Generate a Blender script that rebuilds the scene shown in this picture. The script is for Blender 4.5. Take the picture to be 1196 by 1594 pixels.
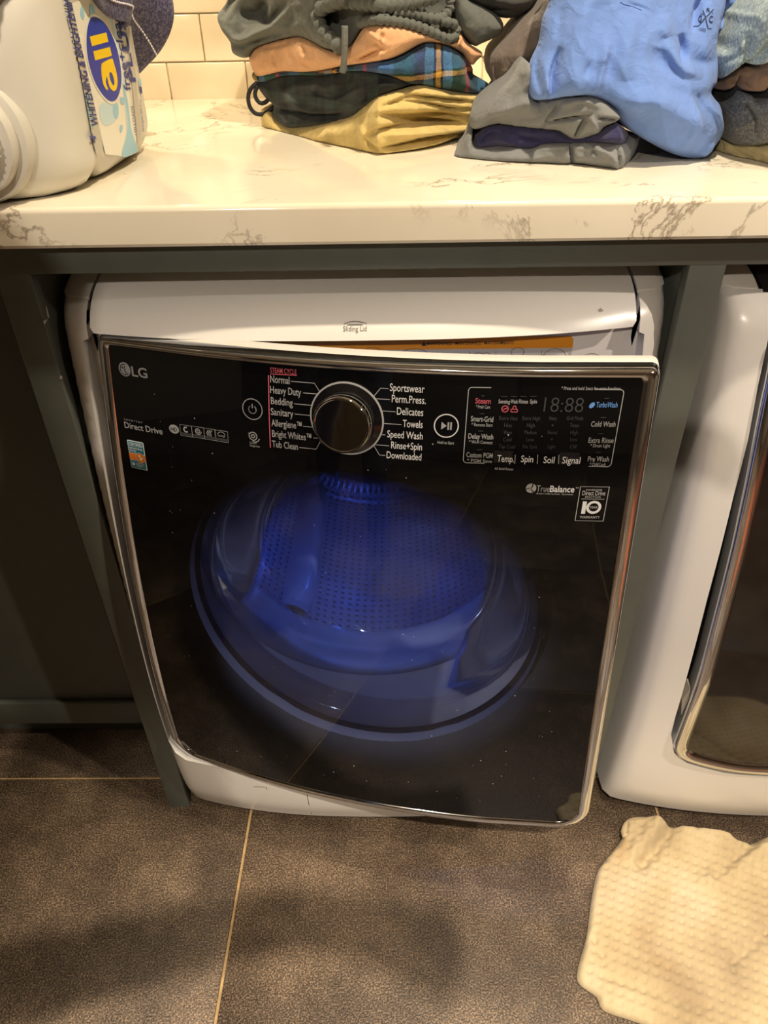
import bpy, bmesh, math, random
import numpy as np
from mathutils import Vector, Matrix, noise
from mathutils.geometry import delaunay_2d_cdt

random.seed(7); rng = np.random.default_rng(7)
for o in list(bpy.data.objects): bpy.data.objects.remove(o)
SC = bpy.context.scene
COL = SC.collection

# ------------------------------------------------------------------ camera
CAM = np.array([0.017828, -0.833804, 1.327075]); PITCH, ROLL, YAW, FPX = 0.627917, -0.020106, 0.019954, 1141.966
def cam_rows():
    cy, sy, cp, sp = math.cos(YAW), math.sin(YAW), math.cos(PITCH), math.sin(PITCH)
    fwd = np.array([-sy*cp, cy*cp, -sp]); right = np.array([cy, sy, 0.]); up = np.cross(right, fwd)
    cr, sr = math.cos(ROLL), math.sin(ROLL)
    return np.array([cr*right+sr*up, -sr*right+cr*up, fwd])
RM = cam_rows()
cd = bpy.data.cameras.new('camera'); cam = bpy.data.objects.new('camera', cd); COL.objects.link(cam)
m3 = Matrix(((RM[0,0], RM[1,0], -RM[2,0]), (RM[0,1], RM[1,1], -RM[2,1]), (RM[0,2], RM[1,2], -RM[2,2])))
cam.matrix_world = Matrix.Translation(Vector(CAM)) @ m3.to_4x4()
cd.sensor_fit = 'HORIZONTAL'; cd.sensor_width = 27.0; cd.lens = FPX*27.0/1196.0; cd.clip_start = 0.02
SC.camera = cam

# ------------------------------------------------------------------ world, lights, exposure
w = bpy.data.worlds.new('world'); SC.world = w; w.use_nodes = True
w.node_tree.nodes['Background'].inputs[0].default_value = (1.0, 0.86, 0.68, 1); w.node_tree.nodes['Background'].inputs[1].default_value = 0.006
SC.view_settings.view_transform = 'Standard'; SC.view_settings.look = 'None'
SC.view_settings.exposure = -0.10; SC.view_settings.gamma = 1.0; SC.view_settings.use_curve_mapping = False
CEIL = 2.5
# ceiling downlights: (x, y, watts, colour, radius, cone degrees)
DOWNLIGHTS = [(0.10, -1.40, 520, (1.0, 0.87, 0.70), 0.020, 72),
              (1.62, -1.16, 165, (1.0, 0.88, 0.74), 0.030, 124),
              (-0.72, -2.85, 195, (1.0, 0.88, 0.74), 0.030, 164),
              (0.30, -0.28, 118, (1.0, 0.85, 0.63), 0.030, 108)]
# puck lamps under the wall cabinet, against the tiles
PUCKS = [(-0.42, 0.62), (0.16, 0.62), (0.74, 0.62)]; PUCKZ = 1.62
for x, y in PUCKS:
    ld = bpy.data.lights.new('puck_lamp_offscreen', 'SPOT'); ld.energy = 10; ld.color = (1.0, 0.82, 0.55); ld.shadow_soft_size = 0.022
    ld.spot_size = math.radians(150); ld.spot_blend = 0.7
    lo = bpy.data.objects.new('puck_lamp_offscreen', ld); COL.objects.link(lo); lo.location = (x, y, PUCKZ-.016)
for i, (x, y, p, c, r, a) in enumerate(DOWNLIGHTS):
    ld = bpy.data.lights.new('ceiling_downlight_offscreen', 'SPOT'); ld.energy = p; ld.color = c; ld.shadow_soft_size = r
    ld.spot_size = math.radians(a); ld.spot_blend = 0.45
    lo = bpy.data.objects.new('ceiling_downlight_offscreen', ld); COL.objects.link(lo); lo.location = (x, y, CEIL-0.03)

# ------------------------------------------------------------------ pixel helpers (photo frame 1196 x 1594)
def proj(P):
    q = (np.asarray(P, float)-CAM) @ RM.T
    return np.stack([598+FPX*q[..., 0]/q[..., 2], 797-FPX*q[..., 1]/q[..., 2]], -1)
def rays(px):
    px = np.atleast_2d(np.asarray(px, float))
    return np.stack([(px[:, 0]-598)/FPX, -(px[:, 1]-797)/FPX, np.ones(len(px))], -1) @ RM
def hit(px, axis, val):
    d = rays(px); t = (val-CAM[axis])/d[:, axis]
    return CAM+t[:, None]*d
def inv(surf, px, g):
    g = np.array(g, float)
    for _ in range(40):
        r = proj(surf(*g))-px
        J = np.stack([(proj(surf(*(g+e)))-px-r)/1e-5 for e in np.eye(2)*1e-5], 1)
        s = np.linalg.solve(J, r); n = np.hypot(*s)
        g = g-s*min(1, .2/max(n, 1e-9))
        if n < 1e-7: break
    return g

# ------------------------------------------------------------------ materials
def srgb(r, g, b):
    f = lambda v: (v/255/12.92) if v/255 <= .04045 else ((v/255+.055)/1.055)**2.4
    return (f(r), f(g), f(b), 1)
class NT:
    def __init__(s, name):
        s.m = bpy.data.materials.new(name); s.m.use_nodes = True; s.t = s.m.node_tree; s.n = s.t.nodes
        s.b = s.n['Principled BSDF']; s.out = s.n['Material Output']
    def add(s, typ, **kw):
        n = s.n.new(typ)
        for k, v in kw.items():
            if k.startswith('i_'):
                key = k[2:]; key = int(key) if key.isdigit() else key.replace('_', ' ')
                n.inputs[key].default_value = v
            else: setattr(n, k, v)
        return n
    def link(s, a, ao, b, bi):
        s.t.links.new(a.outputs[ao], b.inputs[bi])
    def ramp(s, src, out, stops, interp='LINEAR'):
        r = s.add('ShaderNodeValToRGB'); r.color_ramp.interpolation = interp
        e = r.color_ramp.elements
        while len(e) < len(stops): e.new(0.5)
        for el, (p, c) in zip(e, stops): el.position = p; el.color = c if len(c) == 4 else (*c, 1)
        s.link(src, out, r, 'Fac'); return r
    def mix(s, fac, a, b, blend='MIX'):
        m = s.add('ShaderNodeMix', data_type='RGBA', blend_type=blend)
        for v, k in ((fac, 0), (a, 6), (b, 7)):
            if isinstance(v, tuple) and len(v) == 2 and hasattr(v[0], 'outputs'): s.t.links.new(v[0].outputs[v[1]], m.inputs[k])
            else: m.inputs[k].default_value = v
        return m
    def math(s, op, a, b=0.0, c=0.0):
        m = s.add('ShaderNodeMath', operation=op)
        for v, k in ((a, 0), (b, 1), (c, 2)):
            if isinstance(v, tuple): s.t.links.new(v[0].outputs[v[1]], m.inputs[k])
            else: m.inputs[k].default_value = v
        return m
    def tex(s, typ='ShaderNodeTexNoise', coord='Object', scale=5.0, **kw):
        tc = getattr(s, '_tc', None) or s.add('ShaderNodeTexCoord'); s._tc = tc
        n = s.add(typ, **kw); s.link(tc, coord, n, 'Vector'); n.inputs['Scale'].default_value = scale
        return n
    def bump(s, src, out, strength=.2, dist=.001, prev=None):
        b = s.add('ShaderNodeBump'); b.inputs['Strength'].default_value = strength; b.inputs['Distance'].default_value = dist
        s.link(src, out, b, 'Height')
        if prev: s.link(prev, 'Normal', b, 'Normal')
        s.link(b, 'Normal', s.b, 'Normal'); return b
MATS = {}
def plain(name, col, rough=.5, metal=0.0, spec=.5, coat=0.0, var=0.0, vscale=20, bump=0.0, bscale=300, bdist=.0005):
    if name in MATS: return MATS[name]
    t = NT(name); t.b.inputs['Base Color'].default_value = col; t.b.inputs['Roughness'].default_value = rough
    t.b.inputs['Metallic'].default_value = metal; t.b.inputs['Specular IOR Level'].default_value = spec
    t.b.inputs['Coat Weight'].default_value = coat
    if var:
        n = t.tex(scale=vscale); n.inputs['Detail'].default_value = 5
        lo = tuple(c*(1-var) for c in col[:3]); hi = tuple(min(1, c*(1+var)) for c in col[:3])
        r = t.ramp(n, 'Fac', [(.3, lo), (.7, hi)]); t.link(r, 'Color', t.b, 'Base Color')
    if bump:
        n = t.tex(scale=bscale); n.inputs['Detail'].default_value = 3; t.bump(n, 'Fac', bump, bdist)
    MATS[name] = t.m; return t.m
def fabric(name, col, var=.14, weave=1400, strength=.35, rough=.92, fuzz=0.0, flecks=None):
    t = NT(name); t.b.inputs['Roughness'].default_value = rough; t.b.inputs['Specular IOR Level'].default_value = .2
    t.b.inputs['Sheen Weight'].default_value = .12+fuzz; t.b.inputs['Sheen Roughness'].default_value = .6
    n = t.tex(scale=60); n.inputs['Detail'].default_value = 8; n.inputs['Roughness'].default_value = .7
    lo = tuple(c*(1-var) for c in col[:3]); hi = tuple(min(1, c*(1+var)) for c in col[:3])
    r = t.ramp(n, 'Fac', [(.3, lo), (.72, hi)]); src = (r, 'Color')
    if flecks:
        v = t.tex(scale=flecks[1]); v.inputs['Detail'].default_value = 2
        rf = t.ramp(v, 'Fac', [(.45, (0, 0, 0)), (.62, (1, 1, 1))]); mx = t.mix((rf, 'Color'), src, flecks[0]); src = (mx, 2)
    t.t.links.new(src[0].outputs[src[1]], t.b.inputs['Base Color'])
    w1 = t.tex(scale=weave); w1.inputs['Detail'].default_value = 2
    b1 = t.bump(w1, 'Fac', strength, .0006)
    w2 = t.tex(scale=48); w2.inputs['Detail'].default_value = 6; w2.inputs['Distortion'].default_value = 1.2
    t.bump(w2, 'Fac', .45, .006, b1)
    return t.m
def tartan(name, base, bands_u, bands_v, fu, fv):
    """plaid from two constant ramps over UV; bands = [(pos, colour)]"""
    t = NT(name); t.b.inputs['Roughness'].default_value = .95; t.b.inputs['Specular IOR Level'].default_value = .15
    t.b.inputs['Sheen Weight'].default_value = .15
    uv = t.add('ShaderNodeUVMap'); sep = t.add('ShaderNodeSeparateXYZ')
    nz = t.tex(scale=25); wob = t.math('MULTIPLY_ADD', (nz, 'Fac'), .008, -.004)
    t.link(uv, 'UV', sep, 'Vector')
    out = []
    for ax, fr, bands in (('X', fu, bands_u), ('Y', fv, bands_v)):
        a = t.math('ADD', (sep, ax), (wob, 0)); m1 = t.math('MULTIPLY', (a, 0), fr); f = t.math('FRACT', (m1, 0))
        out.append(t.ramp(f, 0, bands, 'CONSTANT'))
    mx = t.mix(.5, (out[0], 'Color'), (out[1], 'Color'))
    n = t.tex(scale=700); r = t.ramp(n, 'Fac', [(.3, (.55, .55, .55)), (.7, (1.2, 1.2, 1.2))])
    mm = t.mix(1.0, (mx, 2), (r, 'Color'), 'MULTIPLY'); t.link(mm, 2, t.b, 'Base Color')
    w1 = t.tex(scale=1100); t.bump(w1, 'Fac', .5, .0008)
    return t.m

M_white = plain('white_enamel', srgb(214, 210, 204), .28, coat=.15, bump=.03, bscale=900)
M_whitep = plain('white_plastic', srgb(216, 211, 203), .38, bump=.03, bscale=700)
M_chrome = plain('chrome', (.66, .68, .72, 1), .07, 1.0)
M_steelk = plain('knob_chrome', (.62, .60, .57, 1), .04, 1.0)
M_black = plain('black_plastic', (.012, .012, .013, 1), .35)
M_blackg = plain('black_gloss', (.004, .004, .005, 1), .08)
M_cab = plain('grey_green_paint', srgb(80, 83, 76), .42, var=.05, vscale=30, bump=.06, bscale=250)
M_cabin = M_cab
M_ink = plain('panel_ink', srgb(150, 150, 150), .5)
M_inkw = plain('panel_ink_bright', srgb(200, 200, 200), .5)
M_inkd = plain('panel_ink_dim', srgb(52, 54, 56), .5)
M_inkr = plain('panel_ink_red', srgb(180, 80, 92), .5)
M_inkb = plain('panel_ink_blue', srgb(90, 140, 200), .5)
M_inkk = plain('label_ink_black', srgb(30, 26, 22), .6)
M_rubber = plain('grey_rubber', srgb(120, 122, 128), .5)

def quartz():
    t = NT('quartz_counter'); t.b.inputs['Roughness'].default_value = .13; t.b.inputs['Specular IOR Level'].default_value = .5
    n0 = t.tex(scale=3.2); n0.inputs['Detail'].default_value = 6
    base = t.ramp(n0, 'Fac', [(.35, srgb(222, 212, 190)), (.65, srgb(236, 228, 208))])
    n1 = t.tex(scale=2.6); n1.inputs['Detail'].default_value = 9; n1.inputs['Roughness'].default_value = .62; n1.inputs['Distortion'].default_value = 1.6
    d = t.math('SUBTRACT', (n1, 'Fac'), .5); a = t.math('ABSOLUTE', (d, 0))
    vein = t.ramp(a, 0, [(0, (1, 1, 1)), (.0045, (.55, .55, .55)), (.012, (0, 0, 0))])
    n2 = t.tex(scale=5.5); n2.inputs['Detail'].default_value = 3
    gate = t.ramp(n2, 'Fac', [(.45, (0, 0, 0)), (.58, (1, 1, 1))])
    f = t.math('MULTIPLY', (vein, 'Color'), (gate, 'Color')); f2 = t.math('MULTIPLY', (f, 0), .75)
    mx = t.mix((f2, 0), (base, 'Color'), srgb(118, 98, 78))
    n3 = t.tex(scale=13); n3.inputs['Detail'].default_value = 8; n3.inputs['Distortion'].default_value = 2.0
    bl = t.ramp(n3, 'Fac', [(.68, (0, 0, 0)), (.76, (1, 1, 1))]); f3 = t.math('MULTIPLY', (bl, 'Color'), .45)
    mx2 = t.mix((f3, 0), (mx, 2), srgb(128, 112, 96)); t.link(mx2, 2, t.b, 'Base Color')
    return t.m
def floor_tile_mat():
    t = NT('dark_stone_tile'); t.b.inputs['Specular IOR Level'].default_value = .45
    n0 = t.tex(scale=4.0); n0.inputs['Detail'].default_value = 9; n0.inputs['Roughness'].default_value = .70
    base = t.ramp(n0, 'Fac', [(.28, srgb(44, 35, 28)), (.48, srgb(78, 65, 52)), (.72, srgb(116, 98, 79))])
    n1 = t.tex(scale=340); n1.inputs['Detail'].default_value = 3
    sp = t.ramp(n1, 'Fac', [(.38, (.38, .38, .38)), (.52, (.9, .9, .9)), (.66, (2.1, 2.0, 1.85))])
    mx = t.mix(1.0, (base, 'Color'), (sp, 'Color'), 'MULTIPLY')
    n2 = t.tex(scale=16); n2.inputs['Detail'].default_value = 6; n2.inputs['Distortion'].default_value = .6
    st = t.ramp(n2, 'Fac', [(.62, (0, 0, 0)), (.72, (1, 1, 1))]); fs = t.math('MULTIPLY', (st, 'Color'), .35)
    mx2 = t.mix((fs, 0), (mx, 2), srgb(60, 48, 40)); t.link(mx2, 2, t.b, 'Base Color')
    rr = t.ramp(n0, 'Fac', [(.3, (.34, .34, .34)), (.7, (.50, .50, .50))]); t.link(rr, 'Color', t.b, 'Roughness')
    b1 = t.bump(n1, 'Fac', .8, .0016)
    n4 = t.tex(scale=35); n4.inputs['Detail'].default_value = 4; t.bump(n4, 'Fac', .25, .003, b1)
    return t.m
def wall_tile_mat():
    t = NT('cream_glazed_tile'); t.b.inputs['Roughness'].default_value = .12; t.b.inputs['Base Color'].default_value = srgb(222, 206, 178)
    n = t.tex(scale=9); n.inputs['Detail'].default_value = 2
    r = t.ramp(n, 'Fac', [(.3, srgb(214, 196, 166)), (.7, srgb(228, 213, 186))]); t.link(r, 'Color', t.b, 'Base Color')
    n2 = t.tex(scale=14); t.bump(n2, 'Fac', .12, .004); return t.m
M_quartz, M_ftile, M_wtile = quartz(), floor_tile_mat(), wall_tile_mat()
M_grout = plain('tan_grout', srgb(150, 124, 84), .9, var=.25, vscale=60, bump=.3, bscale=400)
M_wgrout = plain('wall_grout', srgb(206, 190, 162), .9, bump=.2, bscale=500)

# ------------------------------------------------------------------ mesh helpers
def wloc(o):
    v = Vector((0, 0, 0))
    while o is not None: v = v+o.location; o = o.parent
    return v
def mk(name, V, F, mat, parent=None, smooth=True, uv=None, origin=None, angle=None):
    V = np.asarray(V, float)
    ctr = np.array(origin) if origin is not None else np.array([(V[:, 0].min()+V[:, 0].max())/2, (V[:, 1].min()+V[:, 1].max())/2, V[:, 2].min()])
    me = bpy.data.meshes.new(name); me.from_pydata((V-ctr).tolist(), [], [list(map(int, f)) for f in F]); me.validate()
    if uv is not None:
        ul = me.uv_layers.new(name='UVMap'); uv = np.asarray(uv)
        idx = np.empty(len(me.loops), dtype=np.int32); me.loops.foreach_get('vertex_index', idx)
        ul.data.foreach_set('uv', uv[idx].astype(np.float32).ravel())
    if smooth:
        me.polygons.foreach_set('use_smooth', [True]*len(me.polygons))
        if angle: me.set_sharp_from_angle(angle=math.radians(angle))
    me.materials.append(mat); me.update()
    o = bpy.data.objects.new(name, me); COL.objects.link(o)
    if parent is not None: o.parent = parent
    o.location = Vector(ctr)-wloc(parent)
    return o
def empty(name, loc):
    o = bpy.data.objects.new(name, None); COL.objects.link(o); o.location = loc; o.empty_display_size = .05; return o
def tag(o, label, cat, group=None):
    o['label'] = label; o['category'] = cat
    if group: o['group'] = group
    return o
def struct(o, label=None):
    o['kind'] = 'structure'
    if label: o['label'] = label
    return o
def fixn(V, F):
    bm = bmesh.new(); vs = [bm.verts.new(v) for v in V]
    for f in F:
        try: bm.faces.new([vs[i] for i in f])
        except ValueError: pass
    bmesh.ops.recalc_face_normals(bm, faces=bm.faces); bm.verts.index_update()
    V2 = np.array([v.co[:] for v in bm.verts]); F2 = [[v.index for v in f.verts] for f in bm.faces]; bm.free(); return V2, F2
def bevbox(x0, x1, y0, y1, z0, z1, b=.002, seg=2):
    bm = bmesh.new(); bmesh.ops.create_cube(bm, size=1)
    for v in bm.verts: v.co = Vector(((x0+x1)/2+v.co.x*(x1-x0), (y0+y1)/2+v.co.y*(y1-y0), (z0+z1)/2+v.co.z*(z1-z0)))
    if b: bmesh.ops.bevel(bm, geom=list(bm.edges), offset=b, segments=seg, affect='EDGES', profile=.5)
    bm.verts.index_update()
    V = np.array([v.co[:] for v in bm.verts]); F = [[v.index for v in f.verts] for f in bm.faces]; bm.free(); return V, F
def box(name, x0, x1, y0, y1, z0, z1, mat, parent=None, b=.002, seg=2):
    V, F = bevbox(x0, x1, y0, y1, z0, z1, b, seg); return mk(name, V, F, mat, parent, True, angle=50)
def loft(rings, closed=True, cap0=False, cap1=False):
    n = len(rings[0]); V = np.concatenate([np.asarray(r, float) for r in rings]); F = []
    for i in range(len(rings)-1):
        for j in range(n if closed else n-1):
            k = (j+1) % n; F.append((i*n+j, i*n+k, (i+1)*n+k, (i+1)*n+j))
    if cap0: F.append(list(range(n))[::-1])
    if cap1: F.append([(len(rings)-1)*n+j for j in range(n)])
    return V, F
def tubegeo(P, r, n=8, closed=False, rfun=None):
    P = np.asarray(P, float); m = len(P); rings = []
    T = np.gradient(P, axis=0) if not closed else (np.roll(P, -1, 0)-np.roll(P, 1, 0))
    T /= np.linalg.norm(T, axis=1)[:, None]+1e-12
    a = np.array([0, 0, 1.]); a = np.array([1., 0, 0]) if abs(T[0] @ a) > .9 else a
    N = a-T[0]*(a @ T[0]); N /= np.linalg.norm(N)
    for i in range(m):
        N = N-T[i]*(N @ T[i]); N /= np.linalg.norm(N); B = np.cross(T[i], N)
        rr = r if rfun is None else rfun(i/(m-1))
        th = np.linspace(0, 2*np.pi, n, endpoint=False)
        rings.append(P[i]+rr*(np.cos(th)[:, None]*N+np.sin(th)[:, None]*B))
    if closed: rings.append(rings[0]); return loft(rings)
    return loft(rings, True, True, True)
def tube(name, P, r, mat, parent=None, n=8, rfun=None): 
    V, F = tubegeo(P, r, n, False, rfun); return mk(name, *fixn(V, F), mat, parent)
def cat_open(P, step):
    """Catmull-Rom through points, open"""
    P = np.asarray(P, float); Q = np.vstack([2*P[0]-P[1], P, 2*P[-1]-P[-2]]); out = []
    for i in range(1, len(Q)-2):
        n = max(2, int(np.linalg.norm(Q[i+1]-Q[i])/step)); t = np.linspace(0, 1, n, endpoint=False)[:, None]
        a, b, c, d = Q[i-1], Q[i], Q[i+1], Q[i+2]
        out.append(.5*((2*b)+(-a+c)*t+(2*a-5*b+4*c-d)*t*t+(-a+3*b-3*c+d)*t**3))
    out.append(P[-1:]); return np.vstack(out)
def cat_closed(P, step):
    P = np.asarray(P, float); n0 = len(P); out = []
    for i in range(n0):
        a, b, c, d = P[(i-1) % n0], P[i], P[(i+1) % n0], P[(i+2) % n0]
        n = max(1, int(np.linalg.norm(c-b)/step)); t = np.linspace(0, 1, n, endpoint=False)[:, None]
        out.append(.5*((2*b)+(-a+c)*t+(2*a-5*b+4*c-d)*t*t+(-a+3*b-3*c+d)*t**3))
    return np.vstack(out)
def inpoly(pts, poly):
    x, y = pts[:, 0], pts[:, 1]; ins = np.zeros(len(pts), bool); n = len(poly); j = n-1
    for i in range(n):
        xi, yi = poly[i]; xj, yj = poly[j]
        c = ((yi > y) != (yj > y)) & (x < (xj-xi)*(y-yi)/(yj-yi+1e-15)+xi); ins ^= c; j = i
    return ins
def segdist(pts, line, closed=False):
    A = line if closed else line[:-1]; B = np.roll(line, -1, 0) if closed else line[1:]
    best = np.full(len(pts), 1e9)
    for a, b in zip(A, B):
        d = b-a; L = d @ d+1e-15; t = np.clip(((pts-a) @ d)/L, 0, 1)
        best = np.minimum(best, np.hypot(*((pts-a)-t[:, None]*d).T))
    return best
def segdist_s(pts, line):
    L = np.concatenate([[0], np.cumsum(np.linalg.norm(np.diff(line, axis=0), axis=1))]); best = np.full(len(pts), 1e9); sp_ = np.zeros(len(pts))
    for i, (a, b) in enumerate(zip(line[:-1], line[1:])):
        d = b-a; t = np.clip(((pts-a) @ d)/(d @ d+1e-15), 0, 1); q = np.hypot(*((pts-a)-t[:, None]*d).T); m = q < best
        best[m] = q[m]; sp_[m] = (L[i]+t*(L[i+1]-L[i]))[m]/L[-1]
    return best, sp_
def fill2d(outer, holes=(), spacing=None, extra=None):
    """triangulate a 2-D outline (with holes) on a hex grid; returns pts, tris, boundary loops (indices)"""
    loops = [np.asarray(outer, float)]+[np.asarray(h, float) for h in holes]
    pts = []; edges = []; idx = []; k = 0
    for l in loops:
        n = len(l); pts += [tuple(p) for p in l]; edges += [(k+i, k+(i+1) % n) for i in range(n)]; idx.append(list(range(k, k+n))); k += n
    if spacing:
        mn, mx = loops[0].min(0), loops[0].max(0); g = []
        ys = np.arange(mn[1], mx[1], spacing*.866)
        for r, y in enumerate(ys):
            xs = np.arange(mn[0]+(spacing/2 if r % 2 else 0), mx[0], spacing); g.append(np.stack([xs, np.full(len(xs), y)], 1))
        g = np.vstack(g); keep = inpoly(g, loops[0])
        for h in loops[1:]: keep &= ~inpoly(g, h)
        g = g[keep]
        for l in loops: g = g[segdist(g, l, True) > spacing*.45]
        pts += [tuple(p) for p in g]
    res = delaunay_2d_cdt([Vector(p) for p in pts], edges, [], 0, 1e-7)
    P = np.array([v[:] for v in res[0]]); T = np.array([f[:] for f in res[2]])
    c = P[T].mean(1); keep = inpoly(c, loops[0])
    for h in loops[1:]: keep &= ~inpoly(c, h)
    remap = {}
    for newi, olds in enumerate(res[3]):
        for oi in olds: remap[oi] = newi
    return P, T[keep], [[remap[i] for i in l] for l in idx]
def roundrect(x0, x1, y0, y1, r, n=6):
    out = []
    for cx, cy, a in ((x1-r, y1-r, 0), (x0+r, y1-r, 90), (x0+r, y0+r, 180), (x1-r, y0+r, 270)):
        for t in np.linspace(0, 90, n): out.append((cx+r*math.cos(math.radians(a+t)), cy+r*math.sin(math.radians(a+t))))
    return np.array(out)
def ellipse(cx, cy, a, b, n=40, rot=0.0):
    t = np.linspace(0, 2*np.pi, n, endpoint=False); x, y = a*np.cos(t), b*np.sin(t); c, s = math.cos(rot), math.sin(rot)
    return np.stack([cx+x*c-y*s, cy+x*s+y*c], 1)

# ------------------------------------------------------------------ flat print on surfaces
_txt = {}
def glyphs(s, bold=0.0, space=1.0):
    key = (s, bold, space)
    if key not in _txt:
        cu = bpy.data.curves.new('t', 'FONT'); cu.body = s; cu.size = 1.0; cu.offset = bold; cu.resolution_u = 3; cu.space_character = space
        cu.fill_mode = 'FRONT'
        o = bpy.data.objects.new('t', cu); COL.objects.link(o); dg = bpy.context.evaluated_depsgraph_get()
        me = bpy.data.meshes.new_from_object(o.evaluated_get(dg))
        V = np.array([v.co[:2] for v in me.vertices]); F = [list(p.vertices) for p in me.polygons]
        bpy.data.objects.remove(o); bpy.data.meshes.remove(me); bpy.data.curves.remove(cu)
        V[:, 0] -= V[:, 0].min(); _txt[key] = (V, F)
    return _txt[key]
def text_ab(s, A, B, capdir, surf, mat, name, parent, bold=0.0, space=1.0, capN=.70):
    """text from A to B (2-D surface coords), capdir = vector of a capital's height; surf maps (a,b)->xyz"""
    V, F = glyphs(s, bold, space); wd = V[:, 0].max(); A, B, C = map(np.asarray, (A, B, capdir))
    P = A+np.outer(V[:, 0]/wd, B-A)+np.outer(V[:, 1]/capN, C)
    return mk(name, surf(P[:, 0], P[:, 1]), F, mat, parent, False)
def poly_ab(pts, surf, mat, name, parent, spacing=None, holes=()):
    P, T, L = fill2d(pts, holes, spacing); return mk(name, surf(P[:, 0], P[:, 1]), T, mat, parent, False)
def ribbon_ab(pts, wd, surf, mat, name, parent, closed=False):
    pts = np.asarray(pts, float); d = (np.roll(pts, -1, 0)-np.roll(pts, 1, 0)) if closed else np.gradient(pts, axis=0)
    d /= np.linalg.norm(d, axis=1)[:, None]+1e-12; nrm = np.stack([-d[:, 1], d[:, 0]], 1)*wd/2; n = len(pts)
    P = np.vstack([pts+nrm, pts-nrm]); F = [(i, (i+1) % n, n+(i+1) % n, n+i) for i in range(n if closed else n-1)]
    return mk(name, surf(P[:, 0], P[:, 1]), F, mat, parent, False)

# ================================================================== THE ROOM
XLO, XLI, XRL, XRR, ZR = -.4382, -.3981, .3510, .3926, 1.0611      # stile edges, rail bottom
YC, ZT, ZB, YW = -.030, 1.1394, 1.0973, .8352                       # counter front, top, underside, wall
fl = struct(box('floor', -3.2, 3.2, -3.6, 1.0, -.10, -.0035, M_grout, None, 0), 'tan grouted floor bed under large dark stone tiles')
TS, GX, GY, GW = .80, -.2742, .0665, .0050
tile_me = None
for i in range(-4, 5):
    for j in range(-5, 2):
        x0, y0 = GX+i*TS, GY+j*TS
        if x0 > 3.0 or x0+TS < -3.0: continue
        if tile_me is None:
            V, F = bevbox(-TS/2+GW/2, TS/2-GW/2, -TS/2+GW/2, TS/2-GW/2, -.012, 0, .0018, 2)
            o = mk('floor_tile', V, F, M_ftile, fl, True, origin=(0, 0, 0), angle=50); tile_me = o.data
        else:
            o = bpy.data.objects.new('floor_tile', tile_me); COL.objects.link(o); o.parent = fl
        o.location = Vector((x0+TS/2, y0+TS/2, 0))-fl.location
wb = struct(box('wall_back', -3.2, 3.2, YW+.007, YW+.12, 0, CEIL, M_wgrout, None, 0), 'back wall behind the counter set with cream subway tiles')
TW, TH, XT, Z1 = .1545, .0782, -.4239, 1.2807
wt = None
for r in range(-2, 5):
    for cidx in range(-4, 12):
        x0 = XT+cidx*TW+(TW/2 if r % 2 else 0); z0 = Z1+r*TH
        if wt is None:
            V, F = bevbox(-TW/2+.0011, TW/2-.0011, -.0060, .004, -TH/2+.0011, TH/2-.0011, .0020, 3)
            o = mk('wall_tile', V, F, M_wtile, wb, True, origin=(0, 0, 0), angle=60); wt = o.data
        else:
            o = bpy.data.objects.new('wall_tile', wt); COL.objects.link(o); o.parent = wb
        o.location = Vector((x0+TW/2, YW+.0075, z0+TH/2))-wb.location
        o.rotation_euler = (random.uniform(-.006, .006), 0, random.uniform(-.004, .004))
M_paint = plain('warm_wall_paint', srgb(150, 136, 114), .7, bump=.05, bscale=300)
struct(box('ceiling', -3.2, 3.2, -3.6, 1.0, CEIL, CEIL+.1, plain('ceiling_paint', srgb(225, 218, 205), .8, bump=.05), None, 0))
struct(box('wall_left', -3.3, -3.2, -3.6, 1.0, 0, CEIL, M_paint, None, 0))
struct(box('wall_right', 3.2, 3.3, -3.6, 1.0, 0, CEIL, M_paint, None, 0))
struct(box('wall_front', -3.2, 3.2, -3.7, -3.6, 0, CEIL, M_paint, None, 0))
for i, (x, y, p, c, r, a) in enumerate(DOWNLIGHTS):      # trims around the ceiling lamps
    th = np.linspace(0, 2*np.pi, 32, endpoint=False); ring = lambda R, z: np.stack([x+R*np.cos(th), y+R*np.sin(th), np.full(32, z)], 1)
    V, F = loft([ring(.075, CEIL), ring(.075, CEIL-.006), ring(.055, CEIL-.008), ring(.05, CEIL)])
    lab = ['over the middle of the floor', 'over the dryer side of the room', 'in front of the tall pantry cabinet', 'over the counter edge'][i]
    tag(mk('ceiling_downlight', *fixn(V, F), M_whitep, None), 'round white recessed ceiling downlight '+lab, 'downlight', 'recessed ceiling downlights')

wc = tag(empty('wall_cabinet', (.15, .68, PUCKZ)), 'grey-green wall cabinet hung on the tiles above the counter', 'cabinet')
box('carcass', -1.1, 1.4, .50, YW+.002, PUCKZ, 2.35, M_cab, wc, .002)
for k in range(4): box('cabinet_door', -1.09+k*.622, -1.09+k*.622+.616, .480, .501, PUCKZ+.004, 2.34, M_cab, wc, .003)
for k, (x, y) in enumerate(PUCKS):
    th = np.linspace(0, 2*np.pi, 24, endpoint=False); ring = lambda R, z: np.stack([x+R*np.cos(th), y+R*np.sin(th), np.full(24, z)], 1)
    V, F = loft([ring(.035, PUCKZ+.001), ring(.035, PUCKZ-.010), ring(.030, PUCKZ-.012), ring(.026, PUCKZ-.006)], True, False, True)
    tag(mk('puck_lamp', *fixn(V, F), M_whitep, None, True, angle=40), 'small round puck lamp under the wall cabinet '+('above the detergent jug', 'above the tall clothes pile', 'above the bundle right of the polo')[k], 'lamp', 'puck lamps under the wall cabinet')
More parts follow.
